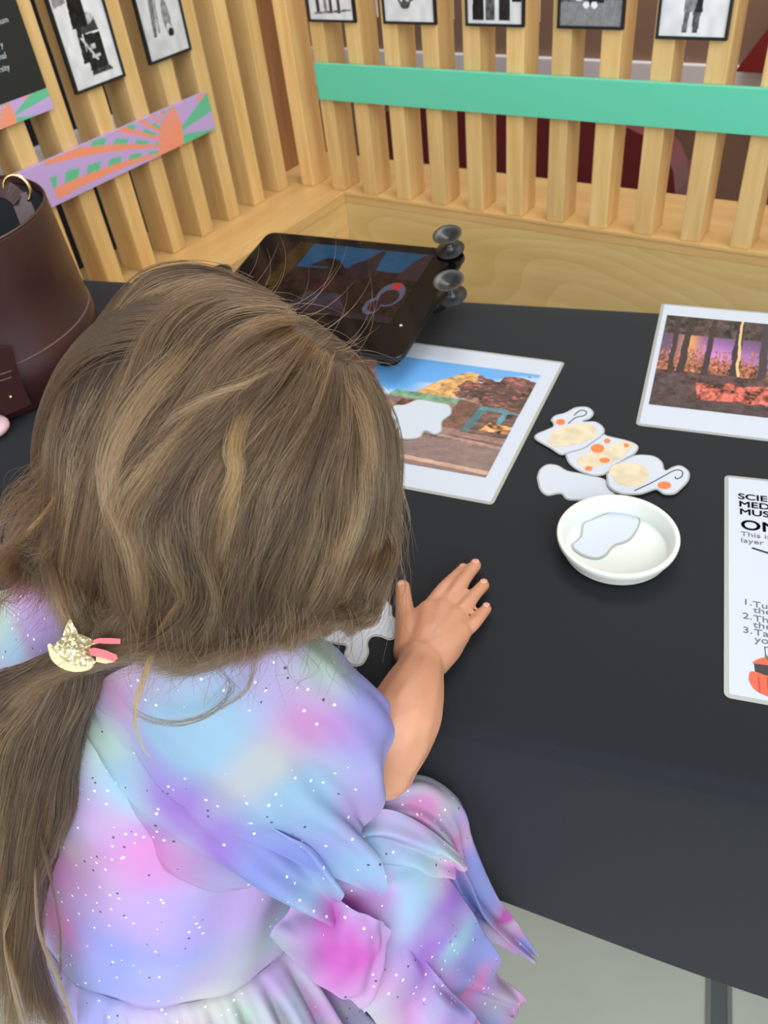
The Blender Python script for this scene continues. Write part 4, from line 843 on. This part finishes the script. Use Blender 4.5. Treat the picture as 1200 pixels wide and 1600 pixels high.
# right-hand skirt panels: rows run from waist to hem
def T(cols): return [list(r) for r in zip(*cols)]
cloth('skirt_panel', T([[(560, 1240, .51), (610, 1214, .505), (670, 1212, .515), (722, 1252, .53), (738, 1310, .555), (770, 1395, .605), (808, 1445, .645), (836, 1490, .672)],
    [(552, 1262, .50), (610, 1240, .49), (665, 1240, .50), (712, 1290, .52), (730, 1350, .55), (758, 1415, .60), (797, 1460, .64), (832, 1494, .67)],
    [(545, 1285, .50), (600, 1272, .487), (655, 1285, .495), (700, 1325, .52), (722, 1375, .55), (745, 1425, .60), (780, 1462, .635), (824, 1492, .668)],
    [(540, 1315, .50), (590, 1310, .487), (640, 1330, .495), (685, 1360, .52), (705, 1400, .55), (722, 1420, .58), (748, 1440, .62), (770, 1450, .65)]]), dress, wr=[(.003, .3, 3.2, 0, grow), (.0045, .6, 2.5, 2, growu)])
cloth('skirt_panel', T([[(540, 1290, .475), (600, 1268, .470), (660, 1290, .482), (715, 1335, .505), (728, 1350, .515)],
    [(530, 1320, .475), (590, 1315, .472), (650, 1335, .485), (690, 1355, .505), (712, 1366, .515)],
    [(520, 1350, .48), (580, 1350, .478), (630, 1362, .49), (670, 1372, .505), (700, 1368, .517)]]), dress, wr=[(.003, .5, 2.2, 1, one)])
cloth('skirt_panel', T([[(545, 1330, .485), (620, 1345, .487), (690, 1362, .505), (730, 1420, .545), (762, 1470, .58), (785, 1520, .62), (816, 1556, .645)],
    [(525, 1360, .485), (590, 1385, .480), (650, 1410, .495), (695, 1460, .52), (735, 1520, .565), (770, 1555, .605), (806, 1572, .645)],
    [(500, 1390, .49), (560, 1430, .483), (610, 1470, .495), (655, 1530, .515), (695, 1580, .555), (740, 1590, .60), (790, 1578, .64)],
    [(470, 1420, .51), (520, 1480, .50), (570, 1545, .505), (620, 1610, .53), (660, 1650, .56), (700, 1650, .60), (740, 1640, .64)]]), dress, wr=[(.0032, 2.6, .4, 0, one), (.006, 2.2, .6, 4, growu)])
cloth('skirt_panel', T([[(470, 1396, .50), (520, 1402, .475), (565, 1425, .470), (598, 1440, .475), (606, 1452, .482)],
    [(455, 1415, .505), (505, 1440, .475), (555, 1475, .470), (590, 1490, .475), (602, 1500, .482)],
    [(435, 1440, .51), (490, 1480, .48), (540, 1525, .475), (575, 1545, .480), (586, 1552, .486)],
    [(418, 1462, .515), (468, 1510, .485), (520, 1550, .477), (555, 1570, .482), (568, 1578, .488)]]), dress, wr=[(.0016, 1.6, .2, 1, one), (.0008, 4, .3, 2, one)])
cloth('skirt_panel', T([[(590, 1440, .50), (640, 1475, .505), (690, 1530, .52), (730, 1575, .55), (770, 1620, .58), (800, 1660, .62)],
    [(570, 1480, .495), (620, 1530, .50), (665, 1590, .515), (700, 1640, .54), (740, 1690, .58), (770, 1720, .61)],
    [(540, 1530, .495), (580, 1590, .50), (620, 1650, .515), (660, 1700, .54), (690, 1740, .58), (710, 1770, .61)]]), dress, wr=[(.004, 2.5, .3, 3, one)])
# sleeves: fluttering tiers
cloth('flutter_sleeve', [[(80, 1180, .455), (150, 1270, .462), (215, 1335, .468), (290, 1380, .475), (375, 1392, .485)],
    [(95, 1130, .450), (165, 1215, .450), (240, 1285, .455), (330, 1345, .465), (420, 1375, .48)],
    [(120, 1080, .44), (190, 1160, .44), (270, 1230, .44), (370, 1300, .455), (470, 1350, .475)]], dress, wr=[(.002, .7, 1.2, 0, one)], m_=M_TULLE)
cloth('flutter_sleeve', [[(105, 1120, .442), (185, 1225, .442), (265, 1300, .445), (360, 1365, .45), (440, 1410, .46), (519, 1446, .472)],
    [(120, 1085, .436), (205, 1180, .436), (300, 1265, .438), (390, 1325, .446), (465, 1375, .458), (530, 1420, .472)],
    [(140, 1060, .43), (230, 1140, .43), (330, 1220, .432), (420, 1285, .442), (490, 1330, .455), (528, 1385, .47)]], dress, wr=[(.0035, 1.2, .8, 1, grow), (.002, .6, 2, 3, one)], m_=M_TULLE)
cloth('flutter_sleeve', [
    [(135, 1085, .430), (195, 1160, .432), (260, 1240, .436), (340, 1292, .440), (420, 1325, .447), (500, 1370, .457), (592, 1413, .470)],
    [(150, 1070, .424), (225, 1130, .422), (300, 1200, .424), (380, 1250, .430), (450, 1295, .440), (535, 1335, .455), (606, 1382, .466)],
    [(170, 1055, .418), (250, 1105, .414), (340, 1165, .415), (420, 1215, .424), (480, 1255, .436), (540, 1295, .450), (590, 1340, .462)],
    [(200, 1040, .414), (290, 1080, .408), (380, 1130, .411), (455, 1180, .422), (510, 1225, .437), (550, 1265, .452), (566, 1292, .465)],
    [(260, 1020, .410), (340, 1055, .404), (420, 1100, .410), (490, 1150, .424), (540, 1195, .428), (580, 1235, .436), (598, 1262, .446)],
    [(330, 1000, .410), (400, 1025, .404), (465, 1070, .411), (520, 1115, .420), (560, 1150, .426), (590, 1185, .434), (601, 1210, .444)],
    [(380, 985, .414), (440, 1000, .409), (500, 1045, .416), (545, 1080, .424), (580, 1110, .430), (605, 1138, .438), (615, 1160, .448)],
    [(410, 975, .422), (455, 990, .419), (505, 1020, .425), (545, 1052, .432), (577, 1073, .438), (602, 1094, .446), (614, 1118, .454)],
    [(415, 965, .445), (465, 978, .445), (518, 1008, .448), (556, 1048, .455), (585, 1074, .462), (604, 1096, .470), (612, 1118, .478)]],
    dress, nu=200, nv=160, wr=[(.0045, 3.2, .3, 1, lambda u, v: v**1.3*np.clip(1-1.5*u, 0, 1)), (.0022, 1.1, 1.4, 2, lambda u, v: 1-.8*u+0*v), (.0012, 6, .5, 0, grow)], m_=M_TULLE)
# left sleeve
cloth('flutter_sleeve', [[(-50, 1150, .50), (0, 1110, .47), (60, 1070, .45), (120, 1040, .445)],
    [(-50, 1000, .51), (-5, 985, .48), (50, 960, .455), (110, 950, .45)],
    [(-40, 950, .53), (0, 935, .50), (45, 905, .475), (100, 900, .465)],
    [(-20, 945, .56), (10, 922, .53), (50, 880, .505), (95, 865, .495)],
    [(0, 960, .58), (30, 930, .56), (65, 890, .54), (100, 875, .53)]], dress, wr=[(.002, 1.5, 1, 0, one)])

# ---- hair
HG = [
 [(430, 478), (340, 436), (235, 450), (165, 515), (118, 600), (88, 700), (66, 790), (36, 860), (-12, 905)],
 [(440, 484), (345, 446), (250, 470), (178, 545), (130, 645), (100, 760), (90, 860), (95, 940), (112, 1004)],
 [(452, 490), (350, 470), (265, 515), (205, 600), (160, 710), (135, 820), (122, 910), (118, 970), (118, 1010)],
 [(462, 500), (370, 505), (290, 570), (230, 670), (188, 775), (175, 870), (168, 950), (150, 990), (122, 1014)],
 [(470, 512), (395, 540), (320, 620), (255, 710), (214, 800), (214, 890), (208, 955), (175, 1000), (130, 1020)],
 [(478, 524), (418, 575), (345, 655), (285, 745), (255, 835), (258, 910), (238, 970), (190, 1012), (140, 1024)],
 [(486, 534), (438, 600), (372, 680), (318, 770), (298, 855), (296, 930), (268, 990), (220, 1022), (160, 1030)],
 [(494, 544), (455, 620), (402, 705), (352, 795), (338, 880), (336, 950), (312, 1002), (270, 1028), (210, 1036)],
 [(502, 552), (474, 636), (432, 725), (392, 815), (372, 895), (362, 960), (345, 1005), (315, 1030), (270, 1042)],
 [(512, 560), (496, 655), (462, 745), (430, 835), (410, 910), (396, 965), (378, 1005), (352, 1026), (325, 1040)],
 [(520, 566), (515, 665), (494, 758), (468, 845), (448, 918), (430, 968), (415, 1000), (400, 1014), (385, 1024)],
 [(530, 570), (541, 670), (528, 765), (506, 855), (482, 925), (462, 968), (448, 992), (436, 1004), (425, 1012)],
 [(540, 572), (570, 672), (568, 768), (548, 855), (522, 920), (500, 958), (484, 980), (472, 990), (462, 998)],
 [(550, 572), (594, 665), (600, 760), (588, 850), (564, 915), (544, 948), (528, 970), (515, 982), (500, 990)],
 [(556, 570), (608, 660), (622, 760), (617, 850), (600, 910), (585, 945), (570, 965), (556, 980), (540, 992)]]
def hd(px, py, ex_=0):
    r_ = math.hypot((px-338)/292, (py-722)/300)
    if r_ < .97: d_ = .43-.095*math.sqrt(1-r_*r_)
    else: d_ = .43-.095*math.sqrt(1-.97**2)+(r_-.97)*.06
    # the lower curtain hangs off the nape, towards the back
    if py > 900: d_ = min(d_, .395+.0000*(py-900))
    return D(px, py, d_+ex_)
G = np.array([catmull(np.array([hd(*q) for q in g]), 40) for g in HG])
HcN = np.array(Hc)
def Gs(u, t):      # u in 0..14, t in 0..1, vectorised bilinear on the catmull-refined grid
    x_ = np.clip(u, 0, 14)/14*(GF.shape[0]-1); y_ = np.clip(t, 0, 1)*(GF.shape[1]-1)
    i = np.minimum(x_.astype(int), GF.shape[0]-2); j = np.minimum(y_.astype(int), GF.shape[1]-2); fx = (x_-i)[..., None]; fy = (y_-j)[..., None]
    return (GF[i, j]*(1-fx)+GF[i+1, j]*fx)*(1-fy)+(GF[i, j+1]*(1-fx)+GF[i+1, j+1]*fx)*fy
GF = catmull(G, 141)
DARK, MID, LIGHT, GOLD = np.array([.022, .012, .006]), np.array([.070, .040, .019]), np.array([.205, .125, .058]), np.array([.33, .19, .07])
allP, allN, allR, allC = [], [], [], []
def add_strands(P, rad, col, taper=True, root=True):      # P (n,k,3)
    n, k = P.shape[:2]; allP.append(P.reshape(-1, 3)); allN.append(np.full(n, k))
    tp_ = (1-.75*np.linspace(0, 1, k)**2.5) if taper else np.ones(k)
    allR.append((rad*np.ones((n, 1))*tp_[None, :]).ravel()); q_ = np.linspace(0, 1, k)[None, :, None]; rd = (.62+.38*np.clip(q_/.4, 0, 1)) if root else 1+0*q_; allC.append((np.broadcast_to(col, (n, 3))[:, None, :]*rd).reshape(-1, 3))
def frames(P):
    t = np.gradient(P, axis=1); t /= np.linalg.norm(t, axis=2)[..., None]+1e-9; o_ = P-HcN; o_ /= np.linalg.norm(o_, axis=2)[..., None]+1e-9
    s_ = np.cross(t, o_); s_ /= np.linalg.norm(s_, axis=2)[..., None]+1e-9; return s_, o_
def head_layer(n, nclump, K, dlo, dhi, wave, wid, t0max, rad, light=0.0, mess=.0010):
    cu = RNG.uniform(-.3, 14.3, nclump); ph = RNG.uniform(0, 6.28, nclump); fr_ = RNG.uniform(.8, 2.2, nclump); cc_ = RNG.uniform(0, 1, nclump); ct0 = RNG.uniform(0, t0max, nclump)*(RNG.random(nclump) < .7); cdp = RNG.uniform(dlo, dhi, nclump)
    ci = RNG.integers(0, nclump, n); t0 = ct0[ci]+RNG.uniform(0, .08, n); t1 = np.clip(RNG.normal(.97, .07, n), .5, 1.0); t1 = np.where(RNG.random(n) < .2, RNG.uniform(.55, .95, n), t1)
    s = np.linspace(0, 1, K)[None, :]; t = t0[:, None]+(np.maximum(t1, t0+.25)-t0)[:, None]*s; t = np.minimum(t, 1.0)
    du = RNG.normal(0, wid, n)[:, None]*(1-.55*s)+RNG.normal(0, .05, n)[:, None]*s
    P = Gs(np.clip(cu[ci][:, None]+du, 0, 14), t); sd, o_ = frames(P)
    w_ = wave*np.sin(fr_[ci][:, None]*2*PI*t+ph[ci][:, None])*(.3+t)+wave*.3*np.sin(5*t*PI+RNG.uniform(0, 6.28, n)[:, None])
    uq = np.clip(cu[ci][:, None]+du, 0, 14)
    w_ = w_ + .011*(vnoise(uq*.55+3, t*4.5+1+uq*.2, 1, 61)-.5)*np.clip(t*2.2, 0, 1) + .005*(vnoise(uq*1.3+2, t*9+uq*.3, 1, 62)-.5)*np.clip(t*2, 0, 1)
    macro = .009*(vnoise(uq*1.6+5, t*5+uq*.4+2, 1, 63)-.35)*np.clip(t*3+.2, 0, 1)
    dep = macro+cdp[ci][:, None]+RNG.normal(0, .0012, n)[:, None]+.0022*np.sin(fr_[ci][:, None]*5*t+ph[ci][:, None]*2)
    P = P+sd*w_[..., None]-o_*dep[..., None]
    P += sd*(RNG.normal(0, .0030, n)[:, None]*s**1.5+mess*np.sin(RNG.uniform(5, 13, n)[:, None]*s+RNG.uniform(0, 6.28, n)[:, None])*RNG.uniform(.2, 1, n)[:, None])[..., None]
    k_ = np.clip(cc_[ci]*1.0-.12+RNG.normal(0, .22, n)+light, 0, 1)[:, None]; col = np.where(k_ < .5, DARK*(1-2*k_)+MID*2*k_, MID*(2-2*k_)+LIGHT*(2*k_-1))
    gd = (cc_[ci] > .93)[:, None]; col = np.where(gd, col*.5+GOLD*.5, col)
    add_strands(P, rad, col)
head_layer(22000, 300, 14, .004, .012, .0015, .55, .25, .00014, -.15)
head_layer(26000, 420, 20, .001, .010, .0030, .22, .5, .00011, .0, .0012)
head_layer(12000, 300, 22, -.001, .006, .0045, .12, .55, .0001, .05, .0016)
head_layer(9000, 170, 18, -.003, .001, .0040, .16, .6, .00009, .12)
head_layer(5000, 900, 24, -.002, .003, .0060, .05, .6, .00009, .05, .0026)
# locks that stand out in the photograph
def lock(pts, n, wid, col, dep=-.003, rad=.0001, spread_end=1.0, raw=False, K=26):
    c0_ = catmull(np.array([(D(*q) if raw else hd(*q)) for q in pts]), 60); sn = np.linspace(0, 1, K)[None, :]
    st = RNG.uniform(0, .28, n)[:, None] if n > 5 else np.zeros((n, 1)); en = 1-RNG.uniform(0, .25, n)[:, None] if n > 5 else np.ones((n, 1))
    s = st+(en-st)*sn; x_ = s*59; i_ = np.minimum(x_.astype(int), 58); f_ = (x_-i_)[..., None]; c_ = c0_[i_]*(1-f_)+c0_[i_+1]*f_
    sd, o_ = frames(c_)
    a_ = RNG.normal(0, wid, n)[:, None]*(1-s*(1-spread_end)); b_ = RNG.normal(0, wid*.4, n)[:, None]+0*s
    j_ = RNG.uniform(0, 6.28, n)[:, None]; a_ = a_+wid*.35*np.sin(7*s+j_)+wid*.25*np.sin(17*s+j_*2); dp = dep+.004*np.exp(-sn*14)
    P = c_+sd*a_[..., None]-o_*(dp+b_)[..., None]; cc_ = col*(1+RNG.normal(0, .28, n)[:, None]); add_strands(P, rad, np.clip(cc_, .01, 1))
lock([(470, 560), (400, 620), (370, 690), (368, 740), (350, 840), (300, 910), (256, 975), (232, 1040), (214, 1100), (222, 1150), (240, 1178)], 90, .0016, GOLD*.8, spread_end=.15)
lock([(330, 500), (280, 570), (229, 633), (190, 710), (186, 782), (208, 836), (222, 900), (226, 953), (228, 990)], 320, .0042, LIGHT*.85, spread_end=.25)
lock([(545, 590), (560, 640), (568, 718), (545, 805), (515, 880), (500, 940)], 260, .0030, LIGHT*.9, spread_end=.4)
lock([(400, 560), (378, 640), (362, 700), (366, 740), (345, 800), (330, 880), (318, 960)], 110, .0022, GOLD*.55, spread_end=.5)
lock([(520, 520), (470, 560), (400, 600), (340, 620), (280, 650), (235, 690)], 60, .0014, LIGHT*.8, spread_end=.8)
lock([(470, 700), (465, 780), (430, 860), (405, 930), (398, 1000), (385, 1060), (350, 1090), (300, 1112), (240, 1115), (205, 1095), (180, 1060)], 16, .0018, MID, dep=-.004, spread_end=.5)
lock([(300, 1010), (360, 1060), (330, 1100), (280, 1118), (228, 1108), (195, 1080)], 14, .0022, MID*.8, dep=-.004)
lock([(215, 750), (190, 850), (200, 930), (222, 990), (160, 1022), (80, 1050), (20, 1100)], 300, .0035, MID*1.2, dep=-.004, spread_end=.8)
lock([(330, 900), (300, 960), (240, 1000), (170, 1018), (100, 1050), (40, 1095)], 360, .0035, MID, dep=-.005, spread_end=.9)
for pts in ([(150, 620), (120, 700), (60, 790), (20, 850), (-20, 880)], [(130, 680), (90, 760), (40, 800), (5, 860), (-20, 910)], [(120, 740), (80, 830), (20, 880), (-20, 930)], [(110, 660), (70, 740), (15, 790), (-10, 850)], [(100, 800), (60, 880), (10, 930), (-20, 980)]):
    lock(pts, 70, .005, MID*.9, dep=-.001, spread_end=1.4)
lock([(110, 740), (85, 790), (50, 830), (20, 870), (-5, 895)], 22, .0008, GOLD, dep=-.003)
# ponytail below the clip
def tail(guides, n, wid, cols, nclump=60, raw=.0012, rad=.00012):
    Gt = np.array([catmull(np.array([D(*q) for q in g]), 40) for g in guides]); Gt = catmull(Gt, 80); K = 22
    cu = RNG.uniform(0, 79, nclump); cc_ = RNG.random(nclump); ph = RNG.uniform(0, 6.28, nclump); ci = RNG.integers(0, nclump, n); s = np.linspace(0, 1, K)[None, :]
    t0 = RNG.uniform(0, .25, n)[:, None]*(RNG.random(n) < .5)[:, None]; t1 = RNG.uniform(.6, 1, n)[:, None]; t = (t0+(t1-t0)*s)*39
    u = np.clip(cu[ci][:, None]+RNG.normal(0, wid, n)[:, None]*(1-.5*s), 0, 79); i = u.astype(int).clip(0, 78); j = t.astype(int).clip(0, 38); fx = (u-i)[..., None]; fy = (t-j)[..., None]
    P = (Gt[i, j]*(1-fx)+Gt[i+1, j]*fx)*(1-fy)+(Gt[i, j+1]*(1-fx)+Gt[i+1, j+1]*fx)*fy
    tt_ = np.gradient(P, axis=1); tt_ /= np.linalg.norm(tt_, axis=2)[..., None]+1e-9; sd = np.cross(tt_, _F); sd /= np.linalg.norm(sd, axis=2)[..., None]+1e-9
    P = P+sd*(.003*np.sin(9*s+ph[ci][:, None])*s+.016*(vnoise(u*.07+3+0*s, t*.13+u*.02, 1, 64)-.5)*s+RNG.normal(0, .0015, n)[:, None]*s)[..., None]+_F*(RNG.uniform(-.002, .014, n)[:, None]+.002*np.sin(11*s+ph[ci][:, None]))[..., None]
    k_ = np.clip(cc_[ci]*.75+RNG.normal(0, .2, n), 0, 1)[:, None]; col = np.where(k_ < .5, DARK*(1-2*k_)+MID*2*k_, MID*(2-2*k_)+LIGHT*(2*k_-1)); add_strands(P, rad, col)
    return Gt
TG = [[(105, 1004, .402), (40, 1040, .405), (-20, 1075, .41), (-70, 1150, .43), (-100, 1300, .46), (-110, 1500, .50)],
      [(110, 1008, .400), (60, 1060, .400), (10, 1120, .405), (-15, 1230, .43), (-30, 1400, .46), (-40, 1620, .50)],
      [(115, 1012, .398), (80, 1075, .398), (40, 1150, .405), (18, 1260, .43), (5, 1400, .46), (10, 1640, .50)],
      [(122, 1016, .398), (100, 1080, .398), (70, 1160, .405), (50, 1250, .43), (42, 1370, .455), (30, 1480, .48), (40, 1640, .50)],
      [(130, 1018, .400), (122, 1080, .400), (98, 1160, .408), (80, 1240, .43), (68, 1330, .45), (40, 1440, .47), (60, 1560, .50), (110, 1640, .52)],
      [(142, 1022, .404), (142, 1070, .404), (120, 1140, .412), (98, 1220, .432), (92, 1290, .448), (52, 1380, .47), (30, 1500, .50), (20, 1620, .52)]]
TF = tail([[q for q in (catmull(np.array(g, float), 8))] for g in TG], 18000, 2.4, None, 130)
lock([(55, 1300, .44), (78, 1370, .455), (92, 1440, .465), (95, 1500, .47), (92, 1530, .48)], 60, .0012, MID*.8, dep=0, raw=True, spread_end=.3)
lock([(50, 1350, .45), (60, 1450, .465), (95, 1540, .475), (125, 1640, .48)], 60, .0013, LIGHT*.8, dep=0, raw=True, spread_end=.5)
lock([(20, 1380, .45), (5, 1450, .465), (20, 1530, .475), (50, 1640, .48)], 80, .0018, LIGHT*.7, dep=0, raw=True)
# wisps lying on the shoulder and loose flyaways around the crown
for _ in range(150):
    u = RNG.uniform(0, 14); P = Gs(np.full(20, u), np.linspace(RNG.uniform(0, .5), 1, 20))[None]; sd, o_ = frames(P); s = np.linspace(0, 1, 20)[None, :]
    P = P+o_*(RNG.uniform(.002, .009)*s)[..., None]+sd*(RNG.uniform(-.02, .02)*s**2+.003*np.sin(6*s+u))[..., None]; add_strands(P, .00011, MID*RNG.uniform(.7, 1.6))
for _ in range(90):
    a_ = RNG.uniform(-.2, 1.0); x0 = 340+220*a_; y0 = 432+130*max(a_, 0)**1.6; L2 = RNG.uniform(40, 150); an = RNG.uniform(-.5, .9); cv = RNG.uniform(-1.5, 2.2)
    pts = [(x0, y0+25, .40)]; xx, yy = x0, y0+25
    for k in range(5): an += cv*.25; xx += math.cos(an)*L2/5; yy += math.sin(an)*L2/5-4; pts.append((xx, yy, .40+.002*k))
    lock(pts, 1, .0001, MID*RNG.uniform(.8, 1.5), raw=True, dep=0, rad=.00010, K=16)
for _ in range(70):
    y0 = RNG.uniform(560, 900); x0 = np.interp(y0, [560, 700, 900], [140, 92, 95]); pts = [(x0+25, y0-40, .40), (x0-5, y0+20, .405), (x0-RNG.uniform(10, 40), y0+RNG.uniform(50, 90), .41), (x0-RNG.uniform(20, 90), y0+RNG.uniform(80, 160), .415)]
    lock(pts, 1, .0001, MID*RNG.uniform(.8, 1.6), raw=True, dep=0, rad=.00011, K=16)
for _ in range(60):
    x0 = RNG.uniform(180, 560); pts = [(x0, 960, .37), (x0+RNG.uniform(-10, 15), 1010, .375), (x0+RNG.uniform(-25, 30), 1050, .385), (x0+RNG.uniform(-50, 40), RNG.uniform(1055, 1110), .395)]
    lock(pts, 1, .0001, MID*RNG.uniform(.7, 1.4), raw=True, dep=0, rad=.00011, K=16)
for _ in range(50):
    y0 = RNG.uniform(640, 930); x0 = np.interp(y0, [640, 760, 860, 930], [610, 628, 624, 600]); pts = [(x0-25, y0-60, .40), (x0, y0, .405), (x0+RNG.uniform(-2, 14), y0+50, .41), (x0+RNG.uniform(-25, 25), y0+RNG.uniform(80, 130), .42)]
    lock(pts, 1, .0001, MID*RNG.uniform(.8, 1.4), raw=True, dep=0, rad=.00011, K=16)
# the side away from the camera: hair hanging from the parting down both sides of the face
part = Gs(np.linspace(0, 14, 60), np.full(60, .0)); n = 5000; s = np.linspace(0, 1, 14)
root_i = RNG.integers(0, 60, n); az = RNG.uniform(-1.55, 1.55, n); far = np.array([_F[0], _F[1], 0]); far /= np.linalg.norm(far); rgt = np.array([far[1], -far[0], 0])
az = np.where(np.abs(az-0.25) < .5, np.sign(az-.25)*.55+.25, az); az = az + RNG.normal(0, .05, n)
end = HcN+(np.cos(az)[:, None]*far+np.sin(az)[:, None]*rgt)*(.080+RNG.uniform(0, .008, n))[:, None]+np.array([0, 0, -.075])+RNG.uniform(-.02, .02, n)[:, None]*np.array([0, 0, 1])
mid = HcN+(np.cos(az)[:, None]*far+np.sin(az)[:, None]*rgt)*(.088+RNG.uniform(0, .006, n))[:, None]+np.array([0, 0, .015])
r0 = HcN+(part[root_i]-HcN)*.93; top = (r0+mid)/2; top = HcN+(top-HcN)/np.linalg.norm(top-HcN, axis=1)[:, None]*.0885
P = np.stack([r0, top, mid, (mid+end)/2+np.random.default_rng(5).normal(0, .002, (n, 3)), end]); P = catmull(P, 14).transpose(1, 0, 2)
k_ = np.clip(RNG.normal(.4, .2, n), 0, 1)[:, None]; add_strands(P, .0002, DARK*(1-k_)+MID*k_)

hc = bpy.data.hair_curves.new('hair'); sizes = np.concatenate(allN).astype(np.int32); hc.add_curves(sizes.tolist())
hc.attributes['position'].data.foreach_set('vector', np.concatenate(allP).astype(np.float32).ravel())
ra = hc.attributes.get('radius') or hc.attributes.new('radius', 'FLOAT', 'POINT'); ra.data.foreach_set('value', np.concatenate(allR).astype(np.float32))
ca = hc.attributes.new('strand_color', 'FLOAT_COLOR', 'POINT'); c4 = np.ones((int(sizes.sum()), 4), np.float32); c4[:, :3] = np.concatenate(allC); ca.data.foreach_set('color', c4.ravel())
mh = bpy.data.materials.new('hair_strands'); mh.use_nodes = True; nt = mh.node_tree; nt.nodes.remove(nt.nodes['Principled BSDF'])
hb = nt.nodes.new('ShaderNodeBsdfHairPrincipled'); hb.parametrization = 'COLOR'; hb.inputs['Roughness'].default_value = .38; hb.inputs['Radial Roughness'].default_value = .5
a_ = nt.nodes.new('ShaderNodeAttribute'); a_.attribute_name = 'strand_color'; nt.links.new(a_.outputs['Color'], hb.inputs['Color']); nt.links.new(hb.outputs[0], nt.nodes['Material Output'].inputs['Surface'])
hc.materials.append(mh)
hair = bpy.data.objects.new('hair', hc); COL.objects.link(hair); hair.parent = person; hair.matrix_parent_inverse = Matrix.Translation(-Vector(person.location))
hair['label'] = 'long wavy light-brown hair gathered low on the left'
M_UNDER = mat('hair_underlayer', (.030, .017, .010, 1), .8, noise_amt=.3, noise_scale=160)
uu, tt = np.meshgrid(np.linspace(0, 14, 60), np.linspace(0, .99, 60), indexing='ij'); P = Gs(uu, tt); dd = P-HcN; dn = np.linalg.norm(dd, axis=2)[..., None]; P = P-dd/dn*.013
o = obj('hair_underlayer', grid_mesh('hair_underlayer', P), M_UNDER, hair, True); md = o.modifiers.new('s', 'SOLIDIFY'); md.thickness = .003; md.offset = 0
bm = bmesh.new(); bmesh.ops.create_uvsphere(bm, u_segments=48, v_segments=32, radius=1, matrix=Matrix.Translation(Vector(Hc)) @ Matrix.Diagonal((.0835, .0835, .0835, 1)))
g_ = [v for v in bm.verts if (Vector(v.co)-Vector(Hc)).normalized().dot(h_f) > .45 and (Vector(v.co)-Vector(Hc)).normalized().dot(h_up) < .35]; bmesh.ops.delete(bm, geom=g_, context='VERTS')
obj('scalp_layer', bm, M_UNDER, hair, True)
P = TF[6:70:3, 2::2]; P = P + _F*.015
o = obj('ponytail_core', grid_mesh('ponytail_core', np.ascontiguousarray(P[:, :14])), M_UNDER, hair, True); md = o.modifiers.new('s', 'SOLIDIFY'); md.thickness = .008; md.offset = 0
# ---- hair clip
def glit():
    m = mat('gold_glitter', srgb(196, 180, 128), .35, metal=.5); nt = m.node_tree; b = nt.nodes['Principled BSDF']; tc = [n for n in nt.nodes if n.type == 'TEX_COORD'][0]
    v = nt.nodes.new('ShaderNodeTexVoronoi'); v.inputs['Scale'].default_value = 900; nt.links.new(tc.outputs['Object'], v.inputs['Vector'])
    cr = nt.nodes.new('ShaderNodeValToRGB'); cr.color_ramp.elements[0].color = (.32, .26, .12, 1); cr.color_ramp.elements[1].color = (1, .93, .62, 1); cr.color_ramp.elements[0].position = .55; cr.color_ramp.elements[1].position = .8
    nt.links.new(v.outputs['Color'], cr.inputs[0]); nt.links.new(cr.outputs[0], b.inputs['Base Color'])
    bp = nt.nodes.new('ShaderNodeBump'); bp.inputs['Strength'].default_value = .8; bp.inputs['Distance'].default_value = .001; nt.links.new(v.outputs['Color'], bp.inputs['Height']); nt.links.new(bp.outputs[0], b.inputs['Normal']); return m
def plate(name, pts, d_, th, m_, parent, smooth_n=3, dome=.0):
    q = catmull(np.array(pts+[pts[0]], float), len(pts)*smooth_n+1)[:-1]; bm = bmesh.new()
    A = [bm.verts.new(D(x, y, d_)) for x, y in q]; B = [bm.verts.new(D(x, y, d_+th)) for x, y in q]
    c_ = q.mean(0); ca_ = bm.verts.new(D(c_[0], c_[1], d_-dome)); n = len(A)
    for i in range(n): bm.faces.new((A[i], A[(i+1) % n], ca_)); bm.faces.new((A[i], B[i], B[(i+1) % n], A[(i+1) % n]))
    bm.faces.new(B[::-1]); bmesh.ops.recalc_face_normals(bm, faces=bm.faces); return obj(name, bm, m_, parent)
M_GLIT = glit(); M_CORAL = mat('coral_felt', srgb(236, 108, 112), .8, bump=.4, bump_scale=900); M_BACKF = mat('gold_fabric_edge', srgb(206, 196, 156), .7, bump=.6, bump_scale=500)
hcp = plate('hair_clip', [(80, 1012), (98, 996), (120, 990), (140, 997), (150, 1005), (140, 1012), (143, 1024), (150, 1034), (140, 1040), (120, 1040), (98, 1030)], .383, .004, M_GLIT, person, dome=.003)
hcp['label'] = 'gold glitter hair clip with two coral strips'
plate('ribbon_loop', [(74, 1008), (80, 1006), (100, 1026), (125, 1036), (146, 1036), (140, 1046), (118, 1050), (96, 1044), (80, 1030)], .386, .005, M_BACKF, hcp, dome=.002)
plate('ear_tip', [(98, 993), (103, 978), (109, 967), (114, 974), (122, 992), (108, 996)], .383, .002, M_GLIT, hcp, 2)
plate('coral_strip', [(146, 1000), (155, 997), (172, 997), (188, 998), (188, 1006), (172, 1006), (155, 1005), (147, 1007)], .380, .0015, M_CORAL, hcp, 1)
plate('coral_strip', [(138, 1014), (148, 1012), (165, 1016), (182, 1023), (184, 1029), (178, 1034), (160, 1028), (142, 1024)], .3795, .0015, M_CORAL, hcp, 1)
plate('gold_backing', [(150, 1024), (165, 1028), (180, 1034), (165, 1037), (150, 1034)], .383, .001, M_BACKF, hcp, 1)
